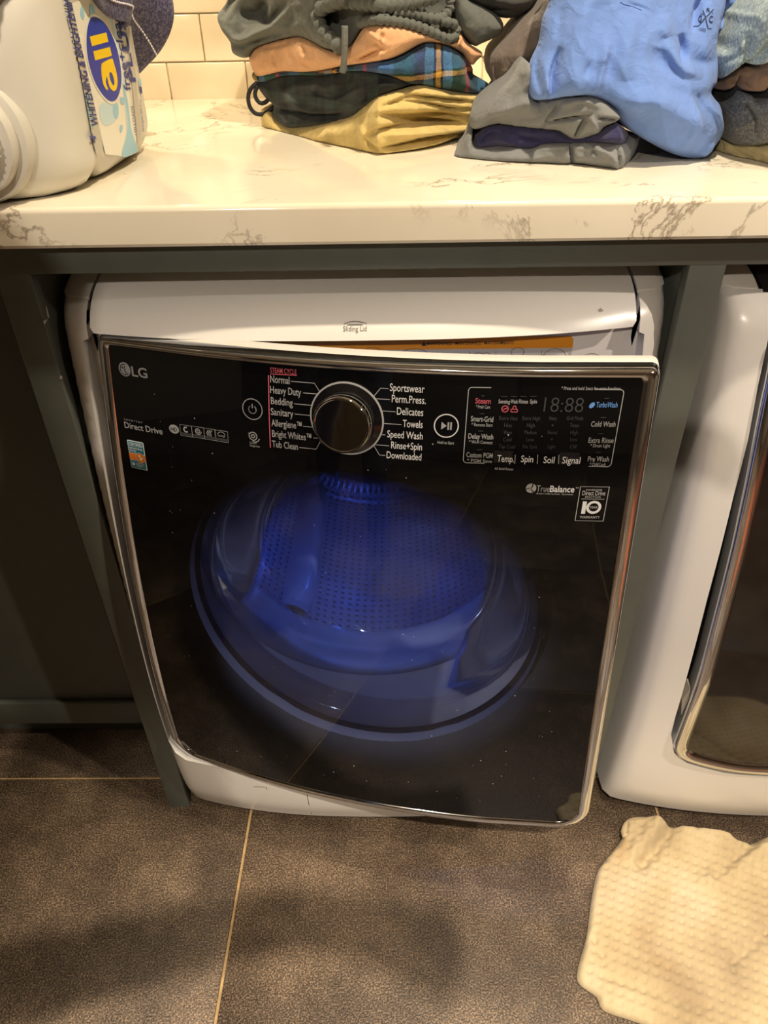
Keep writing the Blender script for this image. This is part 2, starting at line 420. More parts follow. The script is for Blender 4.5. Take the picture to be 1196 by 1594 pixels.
# ------------------------------------------------------------------ counter and cabinet frame
def counter():
    prof = [(YC+.004, ZB), (YC, ZB+.004)]
    for t in np.linspace(0, 90, 7): prof.append((YC+.006-.006*math.cos(math.radians(t)), ZT-.006+.006*math.sin(math.radians(t))))
    prof += [(YW+.001, ZT), (YW+.001, ZB)]
    prof = np.array(prof); rings = [np.stack([np.full(len(prof), x), prof[:, 0], prof[:, 1]], 1) for x in (-1.6, 1.75)]
    V, F = loft(rings, True, True, True); return mk('countertop', *fixn(V, F), M_quartz, None, True, angle=40)
tag(counter(), 'long cream quartz worktop with brown veins running over both laundry machines', 'countertop')
su = tag(empty('cabinet_surround', (XLI, 0, 0)), 'dark grey-green painted cabinet frame around the washer and dryer openings', 'cabinet')
box('stile', XLO, XLI, 0, .019, 0, ZB, M_cab, su, .0012)
box('stile', XRL, XRR, 0, .019, 0, ZB, M_cab, su, .0012)
box('stile', 1.19, 1.232, 0, .019, 0, ZB, M_cab, su, .0012)
box('rail', XLO+.001, 1.23, -.0006, .0186, ZR, ZB, M_cab, su, .0010)
box('side_panel', XLO+.004, XLI-.006, .018, YW, 0, ZB-.002, M_cabin, su, .001)
box('side_panel', XRL+.010, XRR-.008, .018, YW, 0, ZB-.002, M_cabin, su, .001)
box('side_panel', 1.195, 1.228, .018, YW, 0, ZB-.002, M_cabin, su, .001)
for nm, P in (('paint_chip', [(71, 473), (75, 485), (77, 495), (74, 494), (72, 484)]), ('paint_chip', [(67, 500), (75, 496), (69, 506)])):
    pp = np.array(P, float); h = hit(pp, 0, XLI+.0004); 
    mk(nm, h, [list(range(len(pp)))], plain('bare_wood', srgb(176, 172, 160), .8), su, False)
pp = ellipse(95, 587.5, 2.2, 3.0, 10); mk('paint_chip', hit(pp, 1, -.0005), [list(range(10))], plain('bare_wood', srgb(176, 172, 160), .8), su, False)
# base cabinet left of the washer, set back from the frame
cb = tag(empty('base_cabinet', (-.75, .13, 0)), 'dark grey-green base cabinet set back left of the washer', 'cabinet')
box('carcass', -1.35, XLO-.001, .150, YW-.01, .105, ZB-.001, M_cab, cb, .001)
V, F = bevbox(-1.30, XLO-.004, .130, .150, .108, ZB-.010, .0015); mk('door_panel', V, F, M_cab, cb, True, angle=50)
for a in ((-1.30, XLO-.004, .108, .172), (-1.30, XLO-.004, ZB-.075, ZB-.010), (-1.30, -1.235, .172, ZB-.075), (-.505, XLO-.004, .172, ZB-.075)):
    box('door_rail', a[0], a[1], .118, .131, a[2], a[3], M_cab, cb, .0035, 2)
box('toe_kick', -1.35, XLO-.001, .19, .21, 0, .106, M_cab, cb, .001)

# ================================================================== LAUNDRY MACHINES: shared shell surface
HW, RS = .3710, .020                     # half width, side rounding
_prof = cat_open(np.array([(.006, .028), (-.016, .10), (-.029, .22), (-.033, .40), (-.023, .59), (-.008, .77), (.008, .895), (.021, .975), (.030, 1.0), (.050, 1.018), (.09, 1.031), (.16, 1.036), (.30, 1.037), (.60, 1.037)]), .01)
_q = np.where(_prof[:, 1] <= .975, _prof[:, 1], 0)
_k = int(np.argmax(_prof[:, 1] > .975)); _q[_k:] = _prof[_k-1, 1]+np.cumsum(np.hypot(*np.diff(_prof[_k-1:], axis=0).T))
def pq(Y0, Z0):
    i = np.argmin((_prof[:, 0]-Y0)**2+(_prof[:, 1]-Z0)**2); return _q[i]
def shellG(p, q, xw, off=0.0, amp=.045):
    """p across the front (wraps round the sides), q up the front (rolls back over the top); off = metres proud"""
    p = np.asarray(p, float); q = np.asarray(q, float)+0*p; p = p+0*q
    y = np.interp(q, _q, _prof[:, 0]); z = np.interp(q, _q, _prof[:, 1])
    a = np.abs(p)-(HW-RS); sg = np.sign(p); arc = np.pi*RS/2
    x = np.where(a <= 0, np.abs(p), np.where(a <= arc, HW-RS+RS*np.sin(np.clip(a, 0, arc)/RS), HW))
    dy = np.where(a <= 0, 0, np.where(a <= arc, RS*(1-np.cos(np.clip(a, 0, arc)/RS)), RS+a-arc))
    s = np.clip(x/HW, 0, 1); A = amp*np.clip(1-(q-.985)/.12, 0, 1)
    e = .004; ty = np.interp(q+e, _q, _prof[:, 0])-np.interp(q-e, _q, _prof[:, 0]); tz = np.interp(q+e, _q, _prof[:, 1])-np.interp(q-e, _q, _prof[:, 1])
    L = np.hypot(ty, tz)+1e-9
    return np.stack([xw+sg*(x+np.where(a > 0, off*np.sin(np.clip(a, 0, arc)/RS), 0)), y+dy-A*(1-s**2.5)-off*tz/L, z+off*ty/L], -1)
PMAX = HW-RS+np.pi*RS/2+.08
def patch(name, outline, xw, mat, parent, spacing=.014, off=0.0, thick=.010, holes=(), wall=True, hole_depth=None):
    P, T, L = fill2d(outline, holes, spacing); n = len(P)
    V = [shellG(P[:, 0], P[:, 1], xw, off)]; F = [tuple(t) for t in T]
    for li, l in enumerate(L):
        if not wall: continue
        th = hole_depth if (li > 0 and hole_depth) else thick
        base = sum(len(v) for v in V); bp = P[l]; front = shellG(bp[:, 0], bp[:, 1], xw, off)
        back = front.copy()
        flat = bp[:, 1] < 1.0
        back[:, 1] = np.where(flat, front[:, 1]+th, front[:, 1]); back[:, 2] = np.where(flat, front[:, 2], front[:, 2]-th)
        V.append(front.copy()); V.append(back); m = len(l)
        for i in range(m): F.append((base+i, base+(i+1) % m, base+m+(i+1) % m, base+m+i))
    V = np.concatenate(V); return mk(name, *fixn(V, F), mat, parent, True, angle=35)

# ================================================================== WASHER
XW = -.0215
washer = tag(empty('washing_machine', (XW, .35, .0)), 'white front-load washer with black glass door ajar, blue lit drum', 'washing machine')
# the door surface (u from the hinge edge, z up); solved from its traced edges
DO = dict(Ox=-.356725, th=.226958, b=.029437, a0=.037176, a1=-.025357, a2=-.151644, W=.654476, zt=.982918, zb=.204513, kl=.054734, ml=-.015328, kr=.031794, mr=.018593, tilt=.024651)
def doorS(u, z, d=0.0):
    """point on the open door; d = metres behind the front surface"""
    u = np.asarray(u, float); z = np.asarray(z, float); w_ = z-.5; s = u/DO['W']
    y = -(DO['a0']+DO['a1']*w_+DO['a2']*w_*w_+DO['b']*4*s*(1-s))+d; yh = -DO['a0']; c, sn = math.cos(DO['th']), math.sin(DO['th'])
    return np.stack([DO['Ox']+c*u+sn*(y-yh), yh-sn*u+c*(y-yh), z+DO['tilt']*u], -1)
dl = lambda z: -(DO['kl']*(DO['zt']-z)+DO['ml']*(DO['zt']-z)**2)
dr = lambda z: DO['W']+(DO['kr']*(DO['zt']-z)+DO['mr']*(DO['zt']-z)**2)
def fillet(P, radii, n=8):
    P = np.asarray(P, float); out = []; N = len(P)
    for i in range(N):
        r = radii[i]
        if r <= 0: out.append(P[i]); continue
        a, b, c = P[i-1], P[i], P[(i+1) % N]; v1 = (a-b)/np.linalg.norm(a-b); v2 = (c-b)/np.linalg.norm(c-b)
        ang = math.acos(np.clip(v1 @ v2, -1, 1)); t = r/math.tan(ang/2); p1, p2 = b+v1*t, b+v2*t
        ctr = b+(v1+v2)/np.linalg.norm(v1+v2)*(r/math.sin(ang/2))
        a1 = math.atan2(*(p1-ctr)[::-1]); a2 = math.atan2(*(p2-ctr)[::-1]); da = (a2-a1+np.pi) % (2*np.pi)-np.pi
        for k in range(n): th = a1+da*k/(n-1); out.append(ctr+r*np.array([math.cos(th), math.sin(th)]))
    return np.array(out)
def door_outline(ins, rt=.010, rb=.050):
    zt, zb = DO['zt']-ins*.62, DO['zb']+ins; zs = np.linspace(zb+.10, zt-.05, 24)
    left = [(dl(z)+ins, z) for z in zs[::-1]]; right = [(dr(z)-ins, z) for z in zs]
    us = np.linspace(.12, DO['W']-.12, 24)
    P = [(dl(zt)+ins, zt)]+left+[(dl(zb)+ins, zb)]+[(u, zb) for u in us]+[(dr(zb)-ins, zb)]+right+[(dr(zt)-ins, zt)]+[(u, zt) for u in us[::-1]]
    R = [max(rt-ins*.3, .004)]+[0]*24+[max(rb-ins, .012)]+[0]*24+[max(rb-ins, .012)]+[0]*24+[max(rt-ins*.3, .004)]+[0]*24
    return fillet(P, R)
def doorring(ins, d): o = door_outline(ins); return doorS(o[:, 0], o[:, 1], d)
# --- door shell (white back half with a round opening)
CU, CZ = .329, .627                       # middle of the porthole in door coordinates
o0 = door_outline(.0015); ang = np.unwrap(np.arctan2(o0[:, 1]-CZ, o0[:, 0]-CU))
def porth(r, d): return doorS(CU+r*np.cos(ang), CZ+r*np.sin(ang), d)
V, F = loft([doorring(.0015, .016), doorring(.0, .019), doorring(.0, .036), doorring(.004, .041), porth(.262, .043), porth(.245, .030), porth(.245, .010)])
door = mk('door', *fixn(V, F), M_whitep, washer, True, angle=40); door['label'] = 'wide curved black glass door with chrome edge, hanging ajar'
V, F = loft([doorring(.0, .019), doorring(.0, .008), doorring(.0018, .0025), doorring(.005, .0), doorring(.011, .0), doorring(.0165, .0030), doorring(.0175, .0065)])
mk('chrome_trim', *fixn(V, F), M_chrome, door, True, angle=60)['label'] = 'polished chrome edge around the door glass'
# --- glass: black print fading out to a clear smoked oval
def door_glass_mat():
    t = NT('smoked_door_glass')
    uv = t.add('ShaderNodeUVMap'); mp = t.add('ShaderNodeMapping'); t.link(uv, 'UV', mp, 'Vector')
    mp.inputs['Location'].default_value = (-.327/.292, -.567/.286, 0); mp.inputs['Scale'].default_value = (1/.292, 1/.286, 0)
    ln = t.add('ShaderNodeVectorMath', operation='LENGTH'); t.link(mp, 'Vector', ln, 0)
    r = t.ramp(ln, 'Value', [(.66, (1, 1, 1)), (.82, (.6, .6, .6)), (.92, (.2, .2, .2)), (1.0, (0, 0, 0))])
    tr = t.add('ShaderNodeBsdfTransparent'); tr.inputs['Color'].default_value = (.40, .46, .66, 1)
    df = t.add('ShaderNodeBsdfDiffuse'); df.inputs['Color'].default_value = (.0035, .0035, .004, 1)
    mx = t.add('ShaderNodeMixShader'); t.link(r, 'Color', mx, 'Fac'); t.link(df, 0, mx, 1); t.link(tr, 0, mx, 2)
    gl = t.add('ShaderNodeBsdfGlossy'); gl.inputs['Roughness'].default_value = .03
    fr = t.add('ShaderNodeFresnel'); fr.inputs['IOR'].default_value = 1.45
    m2 = t.add('ShaderNodeMixShader'); t.link(fr, 0, m2, 'Fac'); t.link(mx, 0, m2, 1); t.link(gl, 0, m2, 2)
    t.link(m2, 0, t.out, 'Surface'); return t.m
o1 = door_outline(.0170); P, T, L = fill2d(o1, (), .016)
mk('door_glass', *(lambda V, F: (V, F))(doorS(P[:, 0], P[:, 1], .0035), T), door_glass_mat(), door, True, uv=P)['label'] = 'black glass front fading to a clear smoked oval'
# --- glass bowl reaching into the drum
def bowl_mat():
    t = NT('clear_bowl_glass')
    tr = t.add('ShaderNodeBsdfTransparent'); tr.inputs['Color'].default_value = (.72, .80, .97, 1)
    gl = t.add('ShaderNodeBsdfGlossy'); gl.inputs['Roughness'].default_value = .05; gl.inputs['Color'].default_value = (1, 1, 1, 1)
    fr = t.add('ShaderNodeFresnel'); fr.inputs['IOR'].default_value = 1.5
    m2 = t.add('ShaderNodeMixShader'); t.link(fr, 0, m2, 'Fac'); t.link(tr, 0, m2, 1); t.link(gl, 0, m2, 2)
    df = t.add('ShaderNodeBsdfDiffuse'); df.inputs['Color'].default_value = (.55, .60, .75, 1)
    n0 = t.tex(scale=9); rr = t.ramp(n0, 'Fac', [(.35, (.08, .08, .08)), (.75, (.20, .20, .20))]); m3_ = t.add('ShaderNodeMixShader'); t.link(rr, 'Color', m3_, 'Fac'); t.link(m2, 0, m3_, 1); t.link(df, 0, m3_, 2)
    t.link(m3_, 0, t.out, 'Surface'); return t.m
c_, s_ = math.cos(DO['th']), math.sin(DO['th'])
BX = np.array([c_, -s_, .0247]); BZ = np.array([0, 0, 1.]); BN = np.array([s_, c_, 0.]); B0 = doorS(CU, CZ, .03)
th = np.linspace(0, 2*np.pi, 72, endpoint=False)
def bring(r, d, up=0.0):
    flat = B0+BN*d+BZ*up+r*(np.cos(th)[:, None]*BX+np.sin(th)[:, None]*BZ); w_ = min(1.0, max(0.0, d)/.09)
    return (1-w_)*doorS(CU+r*np.cos(th), CZ+r*np.sin(th)+up, .026+d)+w_*flat
bw = [(.248, .0, 0), (.240, .006, 0), (.228, .010, 0), (.222, .018, 0), (.214, .045, .0), (.203, .080, .004), (.192, .110, .010), (.180, .128, .014), (.160, .137, .018), (.120, .141, .020), (.06, .143, .02), (.002, .144, .02)]
V, F = loft([bring(*a) for a in bw], True, False, True)
mk('glass_bowl', *fixn(V, F), bowl_mat(), door, True)['label'] = 'clear glass bowl behind the door window'
V, F = loft([bring(.250, -.004), bring(.256, .004), bring(.248, .010), bring(.238, .004), bring(.250, -.004)])
mk('bowl_ring', *fixn(V, F), plain('dark_ring', srgb(52, 54, 66), .2), door, True)
# --- print on the door glass
surfD = lambda a, b: doorS(a, b, .0028)
gD = (.33, .7)
def uz(px): return inv(lambda a, b: doorS(a, b, .0028), np.array(px, float), gD)
def dtext(s, p0, p1, cap, mat=None, name='cycle_lettering', bold=0.0, space=1.0):
    a, b = uz(p0), uz(p1); zz = (a[1]+b[1])/2; return text_ab(s, (a[0], zz), (b[0], zz), (0, cap), surfD, mat or M_ink, name, door, bold, space)
def dline(pts, wd=.0009, mat=None, name='pointer_line', closed=False): return ribbon_ab([uz(p) for p in pts], wd, surfD, mat or M_ink, name, door, closed)
def dcirc(cu, cz, r, wd, mat=None, name='ring_mark'): return ribbon_ab(ellipse(cu, cz, r, r, 40), wd, surfD, mat or M_ink, name, door, True)
def dpoly(pts, mat=None, name='mark'): return poly_ab(pts, surfD, mat or M_ink, name, door)
# maker's mark: disc with a face outline, then the two letters
m = uz((194, 575)); M_logo = plain('logo_grey', srgb(120, 120, 122), .4)
poly_ab(ellipse(m[0], m[1], .0088, .0088), surfD, M_logo, 'maker_disc', door)
sD2 = lambda a, b: doorS(a, b, .0024)
ribbon_ab(ellipse(m[0], m[1], .0064, .0064, 30)[6:28], .0010, sD2, M_blackg, 'maker_disc_line', door)
ribbon_ab([(m[0]+.0006, m[1]+.0045), (m[0]+.0006, m[1]-.0035), (m[0]+.0034, m[1]-.0035)], .0011, sD2, M_blackg, 'maker_disc_line', door)
poly_ab(ellipse(m[0]-.0026, m[1]+.002, .0011, .0011, 12), sD2, M_blackg, 'maker_disc_dot', door)
dtext('LG', (206, 586), (230, 588), .0120, M_logo, 'maker_letters', .02)
dtext('inverter', (194, 655), (222, 658), .0030, M_ink, 'feature_lettering', 0, 1.3)
dtext('Direct Drive', (195, 669), (253, 673), .0082, M_ink, 'feature_lettering', .012)
# feature icons
a = uz((271, 668)); poly_ab(ellipse(a[0], a[1], .0072, .0058), surfD, M_ink, 'feature_icon', door)
text_ab('HD', (a[0]-.0045, a[1]-.0025), (a[0]+.0045, a[1]-.0025), (0, .005), sD2, M_blackg, 'feature_icon_letters', door, .01)
for k, (x0, x1, y0, y1) in enumerate(((282, 298, 660, 679), (300, 317, 662, 682), (319, 335, 665, 685), (336, 354, 668, 688))):
    A, B = uz((x0, y1)), uz((x1, y0+2)); zc = (A[1]+B[1])/2; hh = .0071; u0, u1 = A[0], B[0]
    ribbon_ab([(u0, zc-hh), (u1, zc-hh), (u1, zc+hh), (u0, zc+hh)], .0006, surfD, M_ink, 'feature_icon_frame', door, True)
    cu, cz = (u0+u1)/2, zc+.0015
    ribbon_ab([(u0+.0006, zc-hh*.62), (u1-.0006, zc-hh*.62)], .0030, surfD, M_inkd, 'feature_icon_caption', door)
    if k == 0: ribbon_ab(ellipse(cu, cz, .003, .003, 24)[4:22], .0020, surfD, M_ink, 'feature_icon', door)
    if k == 1:
        tt = np.linspace(0, 4*np.pi, 40); ribbon_ab(np.stack([cu+(.0006+.00032*tt)*np.cos(tt), cz+(.0006+.00032*tt)*np.sin(tt)], 1), .0010, surfD, M_ink, 'feature_icon', door)
    if k == 2:
        for w3 in (-.002, .0004, .0028): ribbon_ab([(cu+w3-.001, cz-.004), (cu+w3-.0022, cz), (cu+w3+.0004, cz+.004)], .0011, surfD, M_ink, 'feature_icon', door)
    if k == 3:
        ribbon_ab(ellipse(cu, cz-.001, .0052, .0050, 24)[1:12], .0008, surfD, M_ink, 'feature_icon', door)
        text_ab('energy', (cu-.0048, cz-.0022), (cu+.0048, cz-.0022), (0, .003), surfD, M_ink, 'feature_icon_letters', door)
# certificate sticker
A, B = uz((197, 684)), uz((235, 744)); u0, u1 = A[0]+.0005, A[0]+.0262; z1_, z0_ = A[1], A[1]-.0395
poly_ab(roundrect(u0, u1, z0_, z1_, .0016), surfD, plain('sticker_white', srgb(226, 232, 226), .5), 'sticker', door)
sd3 = lambda a, b: doorS(a, b, .0025); sd4 = lambda a, b: doorS(a, b, .0022); M_teal = plain('sticker_teal', srgb(24, 116, 138), .5); M_orange = plain('sticker_orange', srgb(226, 124, 40), .5)
poly_ab([(u0+.0012, z0_+.0012), (u1-.0012, z0_+.0012), (u1-.0012, z0_+.0115), (u0+.0012, z0_+.0115)], sd3, M_teal, 'sticker_panel', door)
poly_ab([(u0+.0012, z0_+.0225), (u1-.0012, z0_+.0225), (u1-.0012, z1_-.0012), (u0+.0012, z1_-.0012)], sd3, M_teal, 'sticker_panel', door)
poly_ab([(u0, z0_+.0125), (u1, z0_+.0125), (u1, z0_+.0215), (u0, z0_+.0215)], sd3, M_orange, 'sticker_band', door)
poly_ab(ellipse(u0+.0175, z0_+.017, .0068, .0070), sd4, M_orange, 'sticker_badge', door)
sd5 = lambda a, b: doorS(a, b, .0019)
ribbon_ab(ellipse(u0+.0175, z0_+.017, .0068, .0070), .0005, sd5, M_inkw, 'sticker_badge_ring', door, True)
for du, dz, rr in ((.0165, .0195, .0018), (.0182, .0155, .0022), (.0205, .0172, .0012)): poly_ab(ellipse(u0+du, z0_+dz, rr, rr, 14), sd5, plain('sticker_cream', srgb(240, 220, 160), .5), 'sticker_badge_mark', door)
for s, zz, cap, wd in (('CERTIFIED', z1_-.0072, .0046, .0215), ('asthma & allergy', z1_-.0113, .0028, .0205), ('friendly', z1_-.0150, .0028, .0105)):
    text_ab(s, (u0+.0022, zz), (u0+.0022+wd, zz), (0, cap), sd4, M_inkw, 'sticker_lettering', door, .03)
poly_ab(ellipse(u0+.0050, z0_+.0065, .0024, .0024, 16), sd4, M_inkw, 'sticker_dot', door)
for k in range(3): ribbon_ab([(u0+.0095, z0_+.0085-k*.0022), (u1-.0035+(-.004 if k == 2 else 0), z0_+.0085-k*.0022)], .0008, sd4, M_inkw, 'sticker_line', door)
# power button, smart diagnosis mark
m = uz((393, 637)); dcirc(m[0], m[1], .0125, .0010, M_ink, 'power_button_ring')
ribbon_ab(ellipse(m[0], m[1]-.0004, .0048, .0048, 32)[11:38], .0011, surfD, M_ink, 'power_symbol', door)
ribbon_ab(np.vstack([ellipse(m[0], m[1]-.0004, .0048, .0048, 32)[11:32], ellipse(m[0], m[1]-.0004, .0048, .0048, 32)[0:6]]), .0011, surfD, M_ink, 'power_symbol', door)
ribbon_ab([(m[0], m[1]+.0012), (m[0], m[1]+.0066)], .0011, surfD, M_ink, 'power_symbol', door)
m = uz((394, 679)); dcirc(m[0], m[1], .0050, .0012, M_ink, 'diagnosis_icon'); dcirc(m[0], m[1], .0020, .0012, M_ink, 'diagnosis_icon')
ribbon_ab(ellipse(m[0]+.002, m[1]-.001, .0062, .0062, 30)[20:30], .0012, surfD, M_ink, 'diagnosis_icon', door)
for k, s in enumerate(('Smart', 'Diagnosis')): text_ab(s, (m[0]-.005, m[1]-.0100-k*.0036), (m[0]+(.004 if k == 0 else .008), m[1]-.0100-k*.0036), (0, .0026), surfD, M_ink, 'small_lettering', door)
# cycle list
dtext('STEAM CYCLE', (421, 580), (462, 583), .0058, M_inkr, 'steam_lettering', .01); dline([(421, 582), (462, 584.5)], .0008, M_inkr, 'steam_underline'); dline([(418, 584), (419, 640), (421, 697)], .0014, M_inkr, 'steam_bar')
KC = uz((540, 652)); KR = .0428
for s, x0, x1, y0, y1, l0 in (('Normal', 421, 451, 596, 597, 453), ('Heavy Duty', 421, 469, 613, 615, 472), ('Bedding', 422, 456, 629, 632, 458), ('Sanitary', 422, 457, 647, 648, 459), ('Allergiene™', 423, 470, 664, 667, 472), ('Bright Whites™', 424, 485, 681, 685, 488), ('Tub Clean', 424, 464, 696, 700, 466)):
    dtext(s, (x0, y0), (x1, y1), .0084, M_ink, 'cycle_lettering', .010)
    P0 = uz((l0, y1-3.5)); zz = P0[1]; dz = zz-KC[1]
    if abs(dz) < KR*.82: ribbon_ab([P0, (KC[0]-math.sqrt(KR*KR-dz*dz), zz)], .0008, surfD, M_ink, 'pointer_line', door)
    else:
        sg = 1 if dz > 0 else -1; e = (KC[0]-KR*.74, KC[1]+sg*KR*.68); ribbon_ab([P0, (e[0]-.006, zz), e], .0008, surfD, M_ink, 'pointer_line', door)
for s, x0, x1, y0, y1, l0 in (('Sportswear', 607, 661, 609, 611, 605), ('Perm.Press.', 610, 663, 626, 629, 607), ('Delicates', 618, 659, 645, 648, 616), ('Towels', 627, 658, 665, 666, 625), ('Speed Wash', 603, 658, 681, 684, 600), ('Rinse+Spin', 609, 657, 698, 701, 606), ('Downloaded', 602, 656, 713, 717, 600)):
    dtext(s, (x0, y0), (x1, y1), .0086, M_inkw, 'cycle_lettering', .004)
    P0 = uz((l0, y0-4)); zz = P0[1]; dz = zz-KC[1]
    if abs(dz) < KR*.80: ribbon_ab([(KC[0]+math.sqrt(KR*KR-dz*dz), zz), P0], .0008, surfD, M_ink, 'pointer_line', door)
    else:
        sg = 1 if dz > 0 else -1; e = (KC[0]+KR*.74, KC[1]+sg*KR*.68); ribbon_ab([e, (e[0]+.007, zz), P0], .0008, surfD, M_ink, 'pointer_line', door)
# dial: raised black collar with a fine ring, mirror knob
N0 = np.cross(doorS(KC[0]+.001, KC[1])-doorS(KC[0]-.001, KC[1]), doorS(KC[0], KC[1]+.001)-doorS(KC[0], KC[1]-.001)); N0 /= np.linalg.norm(N0)
if N0[1] > 0: N0 = -N0
K0 = doorS(KC[0], KC[1], 0.003); KX = np.cross([0, 0, 1.], N0); KX /= np.linalg.norm(KX); KZ = np.cross(N0, KX)
def kring(r, d, n=64): t = np.linspace(0, 2*np.pi, n, endpoint=False); return K0+N0*d+r*(np.cos(t)[:, None]*KX+np.sin(t)[:, None]*KZ)
V, F = loft([kring(.0415, -.002), kring(.0415, .0012), kring(.0400, .0022), kring(.0345, .0060), kring(.0335, .0100)], True, False, True)
mk('dial_collar', *fixn(V, F), M_blackg, door, True, angle=40)
V, F = loft([kring(KR+.0006, .0), kring(KR+.0006, .0012), kring(KR-.0012, .0014), kring(KR-.0012, .0)]); mk('dial_ring', *fixn(V, F), M_ink, door, True, angle=40)
V, F = loft([kring(.0335, .006), kring(.0335, .021), kring(.0330, .0228), kring(.0318, .0240), kring(.0306, .0240), kring(.0298, .0234), kring(.0010, .0232)], True, False, True)
mk('dial_knob', *fixn(V, F), M_steelk, door, True, angle=30)['label'] = 'round mirror chrome cycle knob'
# start button
m = uz((695, 663)); dcirc(m[0], m[1], .0132, .0013, M_inkw, 'start_button_ring')
dpoly([(m[0]-.0055, m[1]-.0045), (m[0]+.0005, m[1]), (m[0]-.0055, m[1]+.0045)], M_ink, 'start_symbol')
for du in (.0022, .0052): dpoly([(m[0]+du-.0009, m[1]-.0045), (m[0]+du+.0009, m[1]-.0045), (m[0]+du+.0009, m[1]+.0045), (m[0]+du-.0009, m[1]+.0045)], M_ink, 'start_symbol')
dtext('Hold to Start', (681, 691), (707, 691.5), .0034, M_ink, 'small_lettering', .01)
# display panel
PU0, PU1, PZ0, PZ1 = .4605, .6210, .8740, .9610
ribbon_ab(np.vstack([roundrect(PU0, PU1, PZ0, PZ1, .004, 6)]), .0009, surfD, M_ink, 'display_frame', door, True)
poly_ab([(.4940, PZ0+.0015), (.5860, PZ0+.0015), (.5860, PZ0+.0160), (.4940, PZ0+.0160)], lambda a, b: doorS(a, b, .0031), plain('key_row', (.010, .010, .011, 1), .25), 'key_strip', door)
dtext('* Press and hold 3secs for extra functions', (874, 606.5), (966, 607.5), .0036, M_ink, 'small_lettering', .004)
for s, x0, x1, y, cap in (('Temp.', 774, 800, 719, .0080), ('Spin', 811, 830, 719.5, .0080), ('Soil', 846, 863, 721, .0080), ('Signal', 875, 903, 721.5, .0080)): dtext(s, (x0, y), (x1, y), cap, M_inkw, 'key_lettering', .004)
for x in (802, 837, 870): dline([(x+.5, 708), (x-.5, 722)], .0007, M_ink, 'key_divider')
for s, sub, x0, x1, y, c in (('Steam', '* Fresh Care', 740, 764, 628, M_inkr), ('Smart-Grid', '* Remote Start', 733, 768, 656, M_ink), ('Delay Wash', '* Wi-Fi Connect', 729, 768, 683, M_ink), ('Custom PGM', '* PGM Save', 726, 767, 712, M_ink)):
    dtext(s, (x0, y), (x1, y+.5), .0060, c, 'option_lettering', .012); dtext(sub, (x0+1, y+7.5), (x1-1, y+8), .0038, M_ink, 'option_sublettering', .006)
    dline([(x0+(x1-x0)*.4, y-12), (x0+(x1-x0)*.6, y-12)], .0008, M_inkd, 'option_lamp')
for s, sub, x0, x1, y, c in (('TurboWash', '', 928, 961, 634, M_inkb), ('Cold Wash', '', 920, 958, 664, M_ink), ('Extra Rinse', '* Drum Light', 916, 955, 689, M_ink), ('Pre Wash', '* Child Lock', 915, 948, 718, M_ink)):
    dtext(s, (x0, y), (x1, y+.5), .0060, c, 'option_lettering', .006)
    if sub: dtext(sub, (x0+3, y+7), (x1-5, y+7.5), .0038, M_ink, 'option_sublettering', .004)
    dline([(x0+(x1-x0)*.4, y-14), (x0+(x1-x0)*.62, y-14)], .0008, M_inkd, 'option_lamp')
m = uz((922, 631)); dpoly(ellipse(m[0], m[1], .0024, .0036, 16, -.6), M_inkb, 'turbo_icon')
for s, x0, x1 in (('Sensing', 776, 794), ('Wash', 795, 806), ('Rinse', 808, 822), ('Spin', 825, 836)): dtext(s, (x0, 628), (x1, 628), .0044, M_ink, 'status_lettering', .012); dline([((x0+x1)/2-5, 617), ((x0+x1)/2+5, 617.3)], .0006, M_inkd, 'status_lamp')
m = uz((786.5, 636.5)); dcirc(m[0], m[1], .0034, .0010, M_inkr, 'lock_icon'); ribbon_ab([(m[0]-.002, m[1]-.001), (m[0]+.002, m[1]+.001)], .0012, surfD, M_inkr, 'lock_icon', door)
m = uz((801, 636.5)); ribbon_ab(roundrect(m[0]-.0034, m[0]+.0034, m[1]-.0034, m[1]-.0004, .0006, 3), .0009, surfD, M_inkr, 'lock_icon', door, True); ribbon_ab(ellipse(m[0], m[1], .0018, .0034, 16)[0:9], .0009, surfD, M_inkr, 'lock_icon', door)
dtext('18:88', (846, 641), (907, 642), .0165, M_inkd, 'display_digits', -.012)
cols = ((777, 806, ('Extra Hot', 'Hot', 'Warm', 'Cold', 'Tap Cold')), (813, 841, ('Extra High', 'High', 'Medium', 'Low', 'No Spin')), (850, 872, ('Heavy', '', 'Normal', '', 'Light')), (882, 908, ('Grid Mode', 'Tempo', 'High', 'Low', 'Off')))
for x0, x1, ws in cols:
    for k, s in enumerate(ws):
        y = 654+k*11; xs = -k*.6; full = len(s)/9.0; mid = (x0+x1)/2+xs; hw = (x1-x0)/2*max(.42, min(1, full))
        if s: dtext(s, (mid-hw, y), (mid+hw, y), .0044, M_inkd, 'setting_lettering')
        else: 
            q_ = uz((mid, y-3)); dpoly(ellipse(q_[0], q_[1], .0010, .0010, 8), M_inkd, 'setting_dot')
dtext('All Bold Rinses', (770, 731.5), (799, 732), .0030, M_ink, 'small_lettering', .008)
